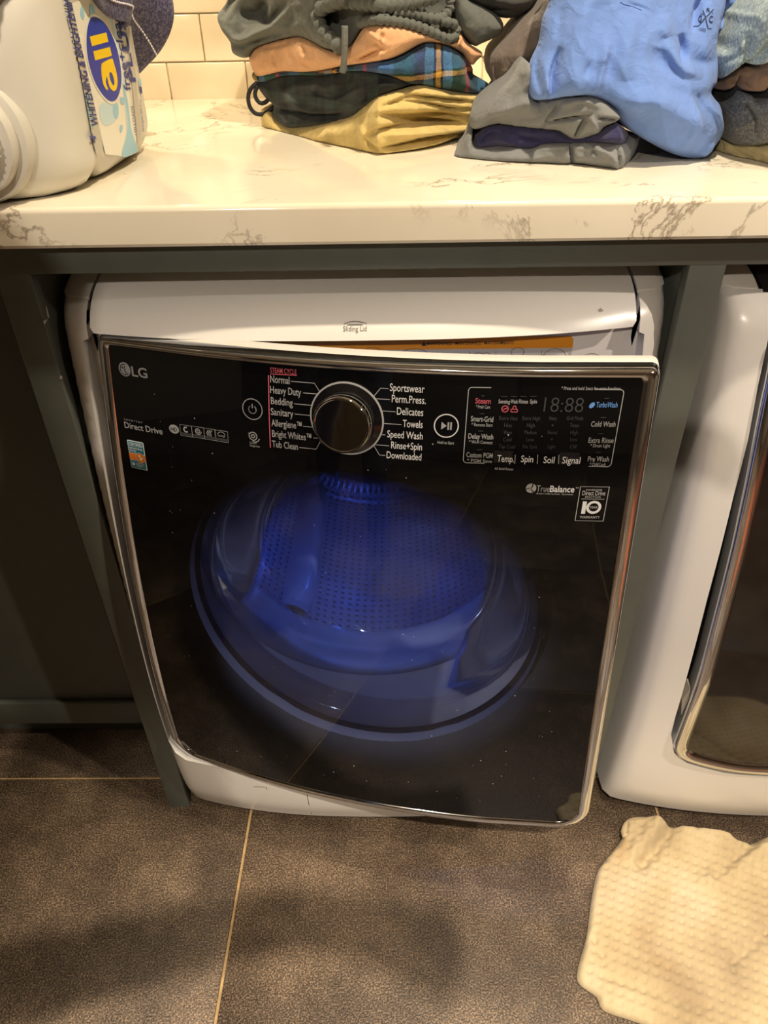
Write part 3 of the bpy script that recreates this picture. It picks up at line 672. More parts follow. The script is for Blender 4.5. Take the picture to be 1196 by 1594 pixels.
# balance mark and warranty badge
m = uz((827, 760)); dpoly(ellipse(m[0], m[1], .0058, .0058), M_ink, 'balance_icon')
for k in range(3):
    t0 = k*2*np.pi/3+.4; ribbon_ab([(m[0]+.0008*math.cos(t0), m[1]+.0008*math.sin(t0)), (m[0]+.0035*math.cos(t0+.7), m[1]+.0035*math.sin(t0+.7)), (m[0]+.006*math.cos(t0+.9), m[1]+.006*math.sin(t0+.9))], .0010, sD2, M_blackg, 'balance_icon_line', door)
dtext('True', (835, 765), (855.5, 765.5), .0078, M_ink, 'balance_lettering', -.005); dtext('Balance', (856, 765.5), (894, 766.5), .0078, M_inkw, 'balance_lettering', .018); dtext('TM', (896, 761), (901, 761), .0022, M_ink, 'small_lettering')
dtext('Anti-vibration System', (835, 769.5), (892, 770.5), .0022, M_ink, 'small_lettering', .01, 1.2)
A, B = uz((904, 757.5)), uz((949, 758)); C = uz((898, 810.5)); u0, u1, z1_, z0_ = A[0], B[0], (A[1]+B[1])/2, C[1]; W_, H_ = u1-u0, z1_-z0_
ribbon_ab([(u0, z0_), (u1, z0_), (u1, z1_), (u0, z1_)], .0010, surfD, M_ink, 'warranty_frame', door, True)
for s, fx0, fx1, fz, cap, bo in (('INVERTER', .22, .78, .885, .0020, .01), ('Direct Drive', .10, .90, .755, .0058, .012), ('MOTOR', .22, .78, .685, .0018, .01), ('1', .17, .31, .225, .0150, .03), ('YEAR', .43, .72, .375, .0028, .02), ('WARRANTY', .14, .86, .075, .0032, .01)):
    text_ab(s, (u0+W_*fx0, z0_+H_*fz), (u0+W_*fx1, z0_+H_*fz), (0, cap), surfD, M_inkw if s == '1' else M_ink, 'warranty_lettering', door, bo)
ribbon_ab([(u0+W_*.1, z0_+H_*.645), (u1-W_*.1, z0_+H_*.645)], .0006, surfD, M_ink, 'warranty_line', door)
ribbon_ab(ellipse(u0+W_*.58, z0_+H_*.405, .0068, .0068), .0030, surfD, M_inkw, 'warranty_zero', door, True)
Vd, Fd = [], []
for k in range(130):
    uu, zz = random.uniform(.04, .61), random.uniform(.27, .93); rr = random.choice((.0004, .0005, .0006, .0009)); P5 = ellipse(uu, zz, rr, rr*random.uniform(.7, 1.3), 5); n5 = len(Vd)
    Vd += [tuple(p) for p in doorS(P5[:, 0], P5[:, 1], .0027)]; Fd.append(tuple(range(n5, n5+5)))
mk('dust_specks', Vd, Fd, plain('dust', srgb(170, 168, 166), .9), door, False)['kind'] = 'stuff'
# --- fixed shell of the washer: pillars and base, sliding lid, caps
op_l = lambda z: (dl(z)*1.0+DO['Ox']-XW)-.006
zs = np.linspace(.235, .975, 30)
opL = [(op_l(z), z) for z in zs]; opR = [(-op_l(z), z) for z in zs]
capq = pq(.056, 1.008); LIDW = .3285
shell = [(-PMAX, .030), (-HW+.03, .028), (HW-.03, .028), (PMAX, .030), (PMAX, capq), (LIDW+.006, capq), (LIDW+.006, .978)]+opR[::-1]+[(-op_l(.21)-.035, .205), (op_l(.21)+.035, .205)]+opL+[(-LIDW-.006, .978), (-LIDW-.006, capq), (-PMAX, capq)]
def resample(P, step):
    P = np.asarray(P, float); out = []
    for a, b in zip(P, np.roll(P, -1, 0)):
        n = max(1, int(np.linalg.norm(b-a)/step)); out.append(a+(b-a)*np.linspace(0, 1, n, endpoint=False)[:, None])
    return np.vstack(out)
patch('front_shell', resample(shell, .016), XW, M_white, washer, .014, 0, .055)
qtop = _q[-1]-.02
for sg in (-1, 1):
    cap = [(sg*PMAX, capq), (sg*(LIDW+.005), capq), (sg*(LIDW+.005), qtop), (sg*PMAX, qtop)]
    patch('top_cap', resample(cap, .014), XW, M_whitep, washer, .013, .0014, .004)
lid = [(-LIDW+.004, .986)]+[(x, .986) for x in np.linspace(-LIDW+.02, LIDW-.02, 20)]+[(LIDW-.004, .986), (LIDW, .992), (LIDW, qtop), (-LIDW, qtop), (-LIDW, .992)]
lid_o = patch('sliding_lid', resample(lid, .014), XW, M_white, washer, .012, .0030, .012)
lid_o['label'] = 'white sloping sliding lid'
surfL = lambda a, b: shellG(a, b, XW, .0036)
def lq(px): return inv(lambda a, b: shellG(a, b, XW, .0036), np.array(px, float), (0, 1.0))
M_lidink = plain('lid_ink', srgb(96, 92, 86), .6); A, B, C = lq((534.5, 515.5)), lq((571, 515)), lq((534.5, 507.5))
text_ab('Sliding Lid', A, (B[0], A[1]), (0, C[1]-A[1]), surfL, M_lidink, 'lid_lettering', lid_o)
ribbon_ab([lq(p) for p in ((536, 504), (545, 501), (553, 500), (562, 501), (571, 503.5))], .0007, surfL, M_lidink, 'lid_arrow', lid_o)
ribbon_ab([lq(p) for p in ((541, 505.3), (565, 505))], .0009, surfL, M_lidink, 'lid_arrow', lid_o)
for pts in ([(931, 482), (936, 479), (940, 484), (934, 486)],):
    poly_ab([lq(p) for p in pts], surfL, plain('scuff', srgb(150, 144, 134), .7), 'scuff', lid_o)
# marks on the base
def bq(px): return inv(lambda a, b: shellG(a, b, XW, .0006), np.array(px, float), (-.2, .12))
sB = lambda a, b: shellG(a, b, XW, .0006); M_scuff = plain('scuff_dark', srgb(84, 74, 62), .8)
ribbon_ab([bq(p) for p in ((395, 1225), (407, 1225), (415, 1226), (415, 1229))], .0014, sB, M_scuff, 'scuff', washer)
ribbon_ab([bq(p) for p in ((478, 1237), (481, 1252), (485, 1267))], .0012, sB, M_scuff, 'panel_seam', washer)
# recessed front panel with the drum opening
DCZ = .620
pan = resample([(-.350, .20), (.350, .20), (.350, .985), (-.350, .985)], .03)
hole = ellipse(0, DCZ, .252, .252, 64); P, T, L = fill2d(pan, (hole,), .03)
panY = lambda z: np.interp(z, [.2, .4, .6, .8, .93, .99], [.030, .022, .026, .036, .036, .040])
surfP = lambda a, b: np.stack([XW+np.asarray(a, float), panY(b)-.0006, np.asarray(b, float)], -1)
V = np.stack([XW+P[:, 0], panY(P[:, 1]), P[:, 1]], 1)
front = mk('front_panel', V, [t[::-1] for t in T], M_white, washer, True)
def pp_(px): return inv(lambda a, b: surfP(a, b), np.array(px, float), (0, .95))
A, B = pp_((893, 528)), pp_((890, 567)); sx1 = A[0]; sx0 = -.25; sz1 = A[1]+.004; sz0 = .900
sP = lambda k: (lambda a, b: np.stack([XW+np.asarray(a, float), panY(b)-.0006-k*.0004, np.asarray(b, float)], -1))
poly_ab(roundrect(sx0, sx1, sz0, sz1, .006), sP(0), plain('maintenance_paper', srgb(176, 172, 166), .6), 'maintenance_sticker', front)
zo = pp_((890, 541))[1]
poly_ab([(sx0, zo), (sx1, zo), (sx1, sz1-.004), (sx1-.004, sz1), (sx0, sz1)], sP(1), plain('maintenance_orange', srgb(212, 136, 18), .5), 'sticker_header', front)
A, B = pp_((664, 537)), pp_((800, 535.5)); text_ab('MAINTENANCE / MAINTENANCE / MANTENIMIENTO', (A[0], A[1]), (B[0], A[1]), (0, .0042), sP(2), M_inkk, 'sticker_lettering', front, .012)
a = pp_((660, 536)); poly_ab([(a[0]-.003, a[1]-.0018), (a[0]+.003, a[1]-.0018), (a[0], a[1]+.004)], sP(2), M_inkk, 'sticker_warning', front)
for x in (680, 731, 772, 843): a = pp_((x, 552)); ribbon_ab([(a[0], sz0+.004), (a[0], zo-.003)], .0006, sP(1), plain('drawing_grey', srgb(112, 108, 102), .7), 'sticker_divider', front)
M_draw = plain('drawing_dark', srgb(78, 74, 68), .7)
for x, y, w_, h_ in ((545, 546, .009, .005), (580, 547, .010, .005), (645, 550, .016, .006), (712, 556, .006, .004), (745, 556, .007, .006), (757, 556, .006, .006), (806, 548, .008, .006), (863, 558, .015, .013)):
    a = pp_((x, y)); ribbon_ab(ellipse(a[0], a[1], w_, h_, 24), .0007, sP(1), M_draw, 'sticker_drawing', front, True)
a = pp_((920, 562)); ribbon_ab(ellipse(a[0], a[1], .013, .010, 28), .0008, lambda a_, b_: np.stack([XW+np.asarray(a_, float), panY(b_)-.0008, np.asarray(b_, float)], -1), plain('moulded_ring', srgb(140, 132, 118), .6), 'moulded_ring', front, True)
# body without a front, drum, gasket
bx0, bx1, by0, by1, bz0, bz1 = XW-HW+.0015, XW+HW-.0015, .075, .76, .030, 1.034
V = [(bx0, by0, bz0), (bx1, by0, bz0), (bx1, by1, bz0), (bx0, by1, bz0), (bx0, by0, bz1-.03), (bx1, by0, bz1-.03), (bx1, by1, bz1), (bx0, by1, bz1), (bx0, .16, bz1), (bx1, .16, bz1)]
mk('body', V, [(0, 3, 2, 1), (0, 4, 8, 7, 3), (1, 2, 6, 9, 5), (2, 3, 7, 6), (7, 8, 9, 6)], M_white, washer, False)
for sx in (-.29, .29):
    for sy in (.10, .68):
        t = np.linspace(0, 2*np.pi, 20, endpoint=False); rg = lambda r, z: np.stack([XW+sx+r*np.cos(t), sy+r*np.sin(t), np.full(20, z)], 1)
        V, F = loft([rg(.024, .0), rg(.026, .004), rg(.026, .016), rg(.010, .018), rg(.010, .034)], True, True, True); mk('foot', *fixn(V, F), M_black, washer, True, angle=40)
def drum_mat():
    t = NT('perforated_steel'); t.b.inputs['Metallic'].default_value = 1.0; t.b.inputs['Roughness'].default_value = .28; t.b.inputs['Base Color'].default_value = (.55, .58, .66, 1)
    uv = t.add('ShaderNodeUVMap'); mp = t.add('ShaderNodeMapping'); mp.inputs['Scale'].default_value = (66, 66, 66); t.link(uv, 'UV', mp, 'Vector')
    v = t.add('ShaderNodeTexVoronoi'); v.inputs['Scale'].default_value = 1.0; v.inputs['Randomness'].default_value = .12; t.link(mp, 'Vector', v, 'Vector')
    r = t.ramp(v, 'Distance', [(.12, (.10, .11, .14)), (.26, (.55, .58, .66))]); t.link(r, 'Color', t.b, 'Base Color')
    r2 = t.ramp(v, 'Distance', [(.14, (0, 0, 0)), (.34, (1, 1, 1))]); t.bump(r2, 'Color', .6, .003); return t.m
M_drum = drum_mat()
tn = 72; t = np.linspace(0, 2*np.pi, tn+1)
def dring(r, y, dz=0.0): return np.stack([XW+r*np.cos(t), np.full(tn+1, y), DCZ+dz+r*np.sin(t)], 1)
RD = .278; ys = [.105, .12, .15, .25, .35, .45, .54, .57, .585]; rs = [.245, .262, RD, RD, RD, RD, RD, .268, .24]
rings = [dring(r, y) for r, y in zip(rs, ys)]; V, F = loft(rings, False); UV = np.vstack([np.stack([t*RD, np.full(tn+1, y)], 1) for y in ys])
dr_o = mk('drum', V, F, M_drum, washer, True, uv=UV)
rings = [dring(r, y) for r, y in ((.24, .585), (.20, .580), (.19, .570), (.10, .566), (.085, .552), (.03, .548), (.001, .548))]; V, F = loft(rings, False)
mk('drum_back', V, F, M_drum, dr_o, True, uv=np.stack([V[:, 0], V[:, 2]], 1))
for k in range(3):
    a0 = math.radians((90, 210, 330)[k]+28); prof = [(-.034, 0), (-.022, .030), (-.010, .052), (0, .058), (.010, .052), (.022, .030), (.034, 0)]
    rg = []
    for y, sc in ((.16, .2), (.18, .85), (.30, 1.0), (.42, 1.0), (.52, .85), (.54, .2)):
        rg.append([(XW+(RD+.004-h*sc)*math.cos(a0)-s2*math.sin(a0), y, DCZ+(RD+.004-h*sc)*math.sin(a0)+s2*math.cos(a0)) for s2, h in prof])
    V, F = loft(rg, False); mk('drum_paddle', *fixn(V, F), plain('paddle_plastic', srgb(150, 154, 166), .3), dr_o, True)
th2 = np.linspace(0, 2*np.pi, 72, endpoint=False)
gr = lambda r, y: np.stack([XW+r*np.cos(th2), np.full(72, y), DCZ+r*np.sin(th2)], 1)
V, F = loft([gr(.256, .020), gr(.250, .012), gr(.240, .020), (gr(.238, .045)), gr(.250, .060), gr(.246, .075), gr(.234, .085), gr(.232, .098), gr(.240, .106), gr(.262, .112)])
mk('door_gasket', *fixn(V, F), M_rubber, washer, True)
# drum lamp
tube('drum_lamp', [(XW+.10, .085, DCZ+.215), (XW+.10, .100, DCZ+.212)], .012, plain('lamp_lens', (.7, .8, 1, 1), .2), washer, 12)
ld = bpy.data.lights.new('drum_light', 'POINT'); ld.energy = 4.2; ld.color = (.15, .27, 1.0); ld.shadow_soft_size = .012
lo = bpy.data.objects.new('drum_light', ld); COL.objects.link(lo); lo.location = (XW+.12, .092, DCZ+.190); lo.rotation_euler = (math.radians(60), 0, math.radians(12))

# ================================================================== DRYER
XD = .4190+HW
dryer = tag(empty('tumble_dryer', (XD, .35, .0)), 'white front-load dryer with closed dark glass door, right of the washer', 'dryer')
def sD(px, off=0.0, g=(-.33, .6)): return inv(lambda a, b: shellG(a, b, XD, off), np.array(px, float), g)
cutL = [sD(p) for p in ((1193, 543), (1180.6, 599.5), (1165.5, 682), (1143, 770), (1120.8, 860), (1102, 930), (1069.7, 1053), (1052, 1115), (1045, 1143))]
cutB = [sD(p, 0, (-.25, .2)) for p in ((1050, 1172), (1069.7, 1188), (1116, 1200.5), (1186, 1212))]
zbD = float(np.mean([p[1] for p in cutB[2:]]))
cl = [np.array(p) for p in cutL]; b0 = cutB[1]
half = [np.array((cl[0][0], .978))]+cl+[np.array(cutB[0]), np.array(b0), np.array((-.2, zbD)), np.array((-.1, zbD))]
half = np.array(half); hole = np.vstack([half, (half*[-1, 1])[::-1]])
hole = resample(hole, .016)
outer = resample([(-PMAX, .030), (-HW+.03, .028), (HW-.03, .028), (PMAX, .030), (PMAX, capq), (-PMAX, capq)], .016)
patch('front_shell', outer, XD, M_white, dryer, .014, 0, .012, (hole,), True, .045)
for sg in (-1, 1):
    cap = [(sg*PMAX, capq), (sg*(LIDW+.005), capq), (sg*(LIDW+.005), qtop), (sg*PMAX, qtop)]
    patch('top_cap', resample(cap, .014), XD, M_whitep, dryer, .013, .0014, .004)
patch('top_panel', resample([(-LIDW, capq-.004), (LIDW, capq-.004), (LIDW, qtop), (-LIDW, qtop)], .016), XD, M_black, dryer, .014, .0006, .006)
mk('body', np.array([(XD-HW+.0015, by0, bz0), (XD+HW-.0015, by0, bz0), (XD+HW-.0015, by1, bz0), (XD-HW+.0015, by1, bz0), (XD-HW+.0015, by0, bz1-.03), (XD+HW-.0015, by0, bz1-.03), (XD+HW-.0015, by1, bz1), (XD-HW+.0015, by1, bz1), (XD-HW+.0015, .16, bz1), (XD+HW-.0015, .16, bz1)]),
   [(0, 3, 2, 1), (0, 4, 8, 7, 3), (1, 2, 6, 9, 5), (2, 3, 7, 6), (7, 8, 9, 6)], M_white, dryer, False)
for sx in (-.29, .29):
    for sy in (.10, .68):
        tt = np.linspace(0, 2*np.pi, 20, endpoint=False); rg = lambda r, z: np.stack([XD+sx+r*np.cos(tt), sy+r*np.sin(tt), np.full(20, z)], 1)
        V, F = loft([rg(.024, .0), rg(.026, .004), rg(.026, .016), rg(.010, .018), rg(.010, .034)], True, True, True); mk('foot', *fixn(V, F), M_black, dryer, True, angle=40)
P, T, L = fill2d(hole, (), .03); V = shellG(P[:, 0], P[:, 1], XD); V[:, 1] += .044
mk('recess', V, T, M_black, dryer, True)
# dryer door: chrome rim and dark glass
cho = [sD(p, .010) for p in ((1193, 602), (1173, 700), (1139, 860), (1119, 940), (1089, 1053), (1066, 1120), (1052, 1160))]
chb = [sD(p, .010, (-.25, .2)) for p in ((1053, 1174), (1070, 1187), (1116, 1199), (1186, 1210.5))]
zb2 = float(np.mean([p[1] for p in chb[2:]])); dz_top = .972
half = np.array([(cho[0][0]+.004, dz_top)]+[tuple(p) for p in cho]+[tuple(chb[0]), tuple(chb[1]), (-.2, zb2), (-.08, zb2)])
dout = resample(cat_closed(resample(np.vstack([half, (half*[-1, 1])[::-1]]), .05), .012), .012)
def inset(P, d):
    tg = np.roll(P, -1, 0)-np.roll(P, 1, 0); tg /= np.linalg.norm(tg, axis=1)[:, None]+1e-12; nn = np.stack([-tg[:, 1], tg[:, 0]], 1)
    area = .5*np.sum(P[:, 0]*np.roll(P[:, 1], -1)-np.roll(P[:, 0], -1)*P[:, 1]); return P+nn*d*(1 if area > 0 else -1)
def dsr(ins, off, back=0.0):
    Q = inset(dout, ins); v = shellG(Q[:, 0], Q[:, 1], XD, off); v[:, 1] += back; return v
V, F = loft([dsr(.003, .0, .035), dsr(0, .002), dsr(.0015, .008), dsr(.005, .0105), dsr(.012, .0105), dsr(.022, .004), dsr(.0235, .0)])
mk('door_trim', *fixn(V, F), M_chrome, dryer, True, angle=60)['label'] = 'polished chrome rim of the dryer door'
P, T, L = fill2d(inset(dout, .0225), (), .02)
M_dglass = plain('dark_dryer_glass', (.010, .007, .006, 1), .06, spec=.6)
mk('door_glass', shellG(P[:, 0], P[:, 1], XD, .0025), T, M_dglass, dryer, True)['label'] = 'dark reflective glass of the dryer door'
g0 = [sD(p, -.004, (-.25, .3)) for p in ((1060, 1128), (1062, 1090), (1075, 1072), (1087, 1068), (1075, 1120))]
P = np.array(g0); Vv = shellG(P[:, 0], P[:, 1], XD, -.004); V, F = loft([Vv, Vv+np.array([0, .02, 0])], True, True, True)
mk('door_hinge_cover', *fixn(V, F), plain('hinge_grey', srgb(150, 142, 130), .4), dryer, False)

# ================================================================== CLOTHES ON THE COUNTER
def xinterp(tab):
    a = np.array(tab, float); return lambda x, y: np.interp(x, a[:, 0], a[:, 1])
def fbm(P, sc, seed):
    return np.array([noise.fractal(Vector((p[0]*sc+seed, p[1]*sc*.6+seed*.7, p[2]*sc)), 1.0, 2.0, 3) for p in P])
def ridged(P, ang, sc, st, seed):
    c, s = math.cos(ang), math.sin(ang); out = np.empty(len(P))
    for i, p in enumerate(P):
        a, b = p[0]*c+p[2]*s, -p[0]*s+p[2]*c
        w1_ = noise.noise(Vector((a*7+seed, b*7, 1.7)))*.35
        v = noise.noise(Vector((a*sc*st+w1_, b*sc+w1_, seed))); v2 = noise.noise(Vector((a*sc*2.1*st+3, b*sc*2.1+w1_*2, seed+5)))
        out[i] = (1-abs(v)*2.2)**3*.7*(abs(v) < .45)+(1-abs(v2)*2.2)**3*.35*(abs(v2) < .45)
    return out
PILEX = {}
def garment(name, outline, yfun, mat, label=None, cat=None, group=None, parent=None, depth=.16, rnd=.022, sp=3.2, creases=(), namp=.004, nscale=22, seed=1.0, taper=.88, floor=ZT+.0008, shift=0.0, wr=.0035, wang=.3, wsc=26, wst=.35):
    """a folded garment: outline traced in the photo, stood at its own distance yfun, rounded over, creased and given depth"""
    ol = cat_closed(np.array(outline, float), sp); P, T, L = fill2d(ol, (), sp); lp = L[0]; n = len(P)
    Y0 = np.array([float(yfun(x, y)) for x, y in P])+shift
    d = rays(P); tt = (Y0-CAM[1])/d[:, 1]; W = CAM+tt[:, None]*d; mpp = np.linalg.norm(W-CAM, axis=1)/FPX
    db = segdist(P, ol, True)*mpp; t = np.clip(db/rnd, 0, 1); bul = rnd*np.sqrt(np.clip(1-(1-t)**2, 0, 1))
    disp = namp*fbm(W, nscale, seed)*np.clip(db/.008, .15, 1)
    disp = disp+wr*ridged(W, wang, wsc, wst, seed*1.3)*np.clip(db/.010, .1, 1)
    for line, wpx, h in creases:
        ln = cat_open(line, 5) if len(line) > 2 else np.array(line, float)
        dd, s_l = segdist_s(P, ln); dd = dd/wpx; disp = disp+1.25*h*(.12+.88*np.sin(np.pi*np.clip(s_l, 0, 1))**.7)*(np.exp(-dd**1.6) if h < 0 else np.exp(-dd*dd))*np.clip(db/.004, .3, 1)
    fr = W.copy(); fr[:, 1] -= bul+disp
    if floor is not None: fr[:, 2] = np.maximum(fr[:, 2], floor)
    # layers of one pile narrow towards the same line, so they stay apart
    dep = np.array([float(depth(x, y)) for x, y in P]) if callable(depth) else np.full(n, depth)
    ctr = W.mean(0); ctr[0] = PILEX.get(yfun, ctr[0]); bk = W.copy(); bk[:, 0] = ctr[0]+(W[:, 0]-ctr[0])*taper; bk[:, 2] = np.maximum(W[:, 2], floor if floor is not None else -9)
    bk[:, 1] += dep+bul*.6
    mid = W.copy(); mid[:, 0] = ctr[0]+(W[:, 0]-ctr[0])*(.4+.6*taper); mid[:, 1] += dep*.55
    if floor is not None: mid[:, 2] = np.maximum(mid[:, 2], floor)
    m = len(lp); V = np.vstack([fr, mid[lp], bk]); F = [tuple(f) for f in T]+[tuple(n+m+i for i in f[::-1]) for f in T]
    for i in range(m):
        j = (i+1) % m; F.append((lp[i], lp[j], n+j, n+i)); F.append((n+i, n+j, n+m+lp[j], n+m+lp[i]))
    UV = np.vstack([np.stack([W[:, 0], W[:, 2]], 1), np.stack([mid[lp][:, 0], mid[lp][:, 2]], 1), np.stack([W[:, 0], W[:, 2]], 1)])
    bm_v, bm_f = V, F
    o = mk(name, bm_v, bm_f, mat, parent, True, uv=UV)
    bm = bmesh.new(); bm.from_mesh(o.data); bmesh.ops.recalc_face_normals(bm, faces=bm.faces); bm.to_mesh(o.data); bm.free()
    o.data.polygons.foreach_set('use_smooth', [True]*len(o.data.polygons))
    if label: tag(o, label, cat, group)
    return o
def pxtube(name, pts, y, rpx, mat, parent=None, rfun=None, n=10, step=3, yfun=None):
    P = cat_open(np.array(pts, float), step); W = np.array([hit([p], 1, (yfun(*p) if yfun else y))[0] for p in P]); r = rpx*np.linalg.norm(W[0]-CAM)/FPX
    return tube(name, W, r, mat, parent, n, (lambda t: r*rfun(t, len(P))) if rfun else None)

y1 = xinterp([(330, .56), (407, .50), (500, .36), (590, .245), (660, .285), (760, .36), (840, .40)])
PILEX[y1] = 0.0
M_khaki = fabric('khaki_twill', srgb(206, 182, 116)); M_wool = tartan('dark_watch_plaid', None, [(0, srgb(34, 40, 38)), (.3, srgb(44, 58, 52)), (.52, srgb(26, 28, 34)), (.78, srgb(48, 62, 56))], [(0, srgb(36, 38, 40)), (.4, srgb(50, 64, 58)), (.62, srgb(26, 28, 34)), (.85, srgb(40, 46, 46))], 16, 24)
tb = [(0, srgb(70, 110, 160)), (.14, srgb(44, 82, 70)), (.34, srgb(52, 44, 78)), (.44, srgb(92, 140, 184)), (.52, srgb(30, 30, 34)), (.545, srgb(226, 172, 70)), (.59, srgb(30, 30, 34)), (.615, srgb(92, 140, 184)), (.70, srgb(44, 84, 70)), (.84, srgb(190, 50, 84)), (.89, srgb(52, 60, 100))]
M_tartan = tartan('blue_tartan', None, tb, [(0, srgb(74, 118, 168)), (.22, srgb(44, 80, 70)), (.42, srgb(30, 30, 34)), (.45, srgb(206, 158, 70)), (.51, srgb(30, 30, 34)), (.54, srgb(64, 100, 150)), (.78, srgb(44, 64, 78))], 7.3, 11.0)
M_peach = fabric('peach_cotton', srgb(226, 174, 128), .08, strength=.2)
M_sweat = fabric('grey_green_fleece', srgb(100, 103, 97), .10, 900)
M_sweatd = fabric('dark_fleece', srgb(62, 62, 60), .10, 900)
g1 = 'clothes in the tall folded pile'
garment('khaki_trousers', [(407, 170), (406, 185), (411, 200), (431, 209), (480, 225), (530, 236), (590, 241), (612, 239), (670, 228), (710, 214), (735, 204), (752, 178), (760, 150), (748, 144), (730, 143), (690, 136), (656, 129), (636, 135), (600, 145), (576, 156), (552, 175), (530, 185), (498, 191.5), (462, 196), (440, 191), (427, 180), (421, 169)],
        y1, M_khaki, 'folded mustard khaki trousers at the bottom of the tall pile', 'trousers', g1, depth=.22, rnd=.030, seed=3, namp=.003,
        creases=[([(572, 205), (600, 196), (640, 192), (690, 190), (735, 192)], 4, -.020), ([(590, 226), (620, 222), (660, 213), (700, 207), (730, 206)], 3.2, -.018), ([(568, 206), (575, 218), (592, 232)], 3.5, -.014), ([(592, 162), (630, 155), (660, 157), (700, 165), (740, 168)], 3.0, -.014), ([(590, 175), (640, 178), (690, 176), (735, 182)], 6, -.026), ([(600, 160), (640, 147), (690, 151), (740, 157)], 3, -.012), ([(610, 184), (650, 186), (720, 188)], 5, -.028), ([(600, 147), (606, 158)], 1.6, -.006),
                 ([(640, 140), (690, 144), (745, 151)], 4, .008), ([(600, 203), (650, 201), (720, 198)], 5, .010), ([(560, 180), (566, 205), (580, 228)], 5, .008), ([(424, 188), (430, 206)], 1.4, -.003), ([(480, 205), (530, 200), (560, 185)], 9, .006), ([(600, 232), (660, 222), (710, 211)], 4, .008)])
garment('dark_plaid_trousers', [(397, 128), (400, 134), (414, 153), (425, 163), (424, 176), (425, 183), (449, 199), (473, 198), (499, 194), (530, 187), (547, 183), (563, 172), (590, 149), (602, 145), (630, 135), (640, 128.5), (600, 113.5), (550, 108.5), (500, 114.5), (445, 115.5), (414, 125)],
        y1, M_wool, 'dark green and black plaid flannel trousers folded on the khaki trousers', 'trousers', g1, depth=.22, rnd=.026, seed=5, shift=.004, namp=.005,
        creases=[([(428, 166), (470, 174), (500, 178), (530, 176), (560, 160)], 4.5, -.018), ([(445, 140), (470, 160), (490, 172)], 6, .008), ([(480, 140), (520, 150), (560, 132), (600, 122)], 7, -.010), ([(440, 132), (500, 122), (560, 118)], 8, -.014), ([(530, 176), (545, 168), (575, 150)], 6, .010), ([(430, 185), (470, 188), (520, 182)], 5, .006)])
for pts in ([(400, 129), (390, 139), (386.5, 152), (389, 166), (397, 176), (408, 178), (418, 173), (426, 166)], [(401, 133), (397, 146), (401, 157), (408, 161), (416, 157), (420, 150)]):
    tube_o = pxtube('drawcord_loop', pts, .47, 2.7, plain('black_cord', srgb(20, 20, 22), .7, bump=.3, bscale=900), bpy.data.objects['dark_plaid_trousers'])
garment('tartan_shorts', [(393, 114), (397, 126), (416, 127), (445, 118), (500, 117), (550, 111), (600, 116), (636, 130), (656, 132), (690, 139), (730, 145), (760, 143), (765, 136), (757, 127), (738, 117), (735, 104), (722, 89), (698, 70), (675, 65), (656, 66), (628, 82), (605, 91), (570, 97), (520, 106), (445, 109), (405, 111)],
        y1, M_tartan, 'blue and green tartan flannel shorts with yellow stripes in the tall pile', 'shorts', g1, depth=.22, rnd=.024, seed=7, shift=-.004, namp=.005,
        creases=[([(722, 95), (728, 112), (736, 128), (752, 138)], 4, -.014), ([(720, 92), (705, 112), (700, 132)], 8, .008), ([(660, 80), (640, 105), (635, 125)], 10, .006), ([(735, 118), (750, 130)], 3, -.01)])
garment('peach_shorts', [(388, 93), (390, 86), (400, 73), (421, 66), (456, 57), (475, 57), (504, 74), (528, 79), (547, 71), (569, 40), (590, 36), (617, 35), (647, 44), (682, 57), (701, 66), (711, 57), (718, 50), (727, 65), (751, 82), (743, 94), (734, 101), (720, 83), (699, 71), (675, 66), (656, 68), (628, 83), (605, 92), (570, 98), (532, 103), (504, 109), (471, 113), (438, 112), (406, 121), (395, 112)],
        y1, M_peach, 'peach orange cotton shorts in the tall pile under the grey sweat shorts', 'shorts', g1, depth=.22, rnd=.020, seed=9, shift=-.012, namp=.003,
        creases=[([(430, 72), (429, 92), (436, 108)], 1.8, -.005), ([(455, 80), (470, 97), (500, 100)], 5, -.008), ([(470, 62), (470, 84), (490, 98)], 7, .010), ([(550, 95), (580, 82), (592, 74), (586, 66)], 3, -.014), ([(570, 46), (584, 56), (594, 64), (590, 78)], 4, .010), ([(596, 50), (594, 66), (598, 80)], 4, -.008), ([(560, 60), (540, 86)], 9, .006), ([(720, 62), (716, 76), (726, 92)], 3, -.008), ([(400, 76), (430, 71), (456, 64)], 2, -.005)])
ss = garment('sweat_shorts', [(372, -60), (354, 0), (339, 24), (345, 46), (358, 65), (363, 83), (384, 90), (400, 73), (456, 57), (482, 63), (504, 74), (526, 79), (531, 73), (519, 56), (503, 40), (497, 24), (510, 6), (540, -8), (600, -40), (560, -70)],
        y1, M_sweat, 'grey-green fleece sweat shorts with a gathered waistband on the tall pile', 'shorts', g1, depth=.22, rnd=.024, seed=11, shift=-.022, namp=.006, floor=None,
        creases=[([(345, 38), (375, 62), (410, 48), (440, 26), (460, 5)], 6, .012), ([(375, 20), (400, 20), (412, 0)], 12, -.028), ([(410, -5), (418, 34), (432, 20), (450, 2)], 6, -.022), ([(360, 68), (385, 66), (420, 56), (450, 48)], 5, -.012), ([(458, 8), (452, 40), (458, 55)], 4, -.006), ([(348, 30), (358, 8), (372, -10)], 6, -.016), ([(462, 36), (464, 18), (474, 10)], 2, -.003)])
garment('waist_inside', [(497, 22), (512, 2), (560, -30), (640, -40), (705, -20), (712, 50), (690, 58), (640, 44), (600, 38), (566, 42), (545, 74), (528, 76), (505, 42)], y1, M_sweat, parent=ss, depth=.14, rnd=.012, shift=.012, seed=12, namp=.005, floor=None, creases=[([(560, 20), (600, 16), (640, 18)], 5, -.01), ([(520, 30), (540, 50)], 8, -.01)])
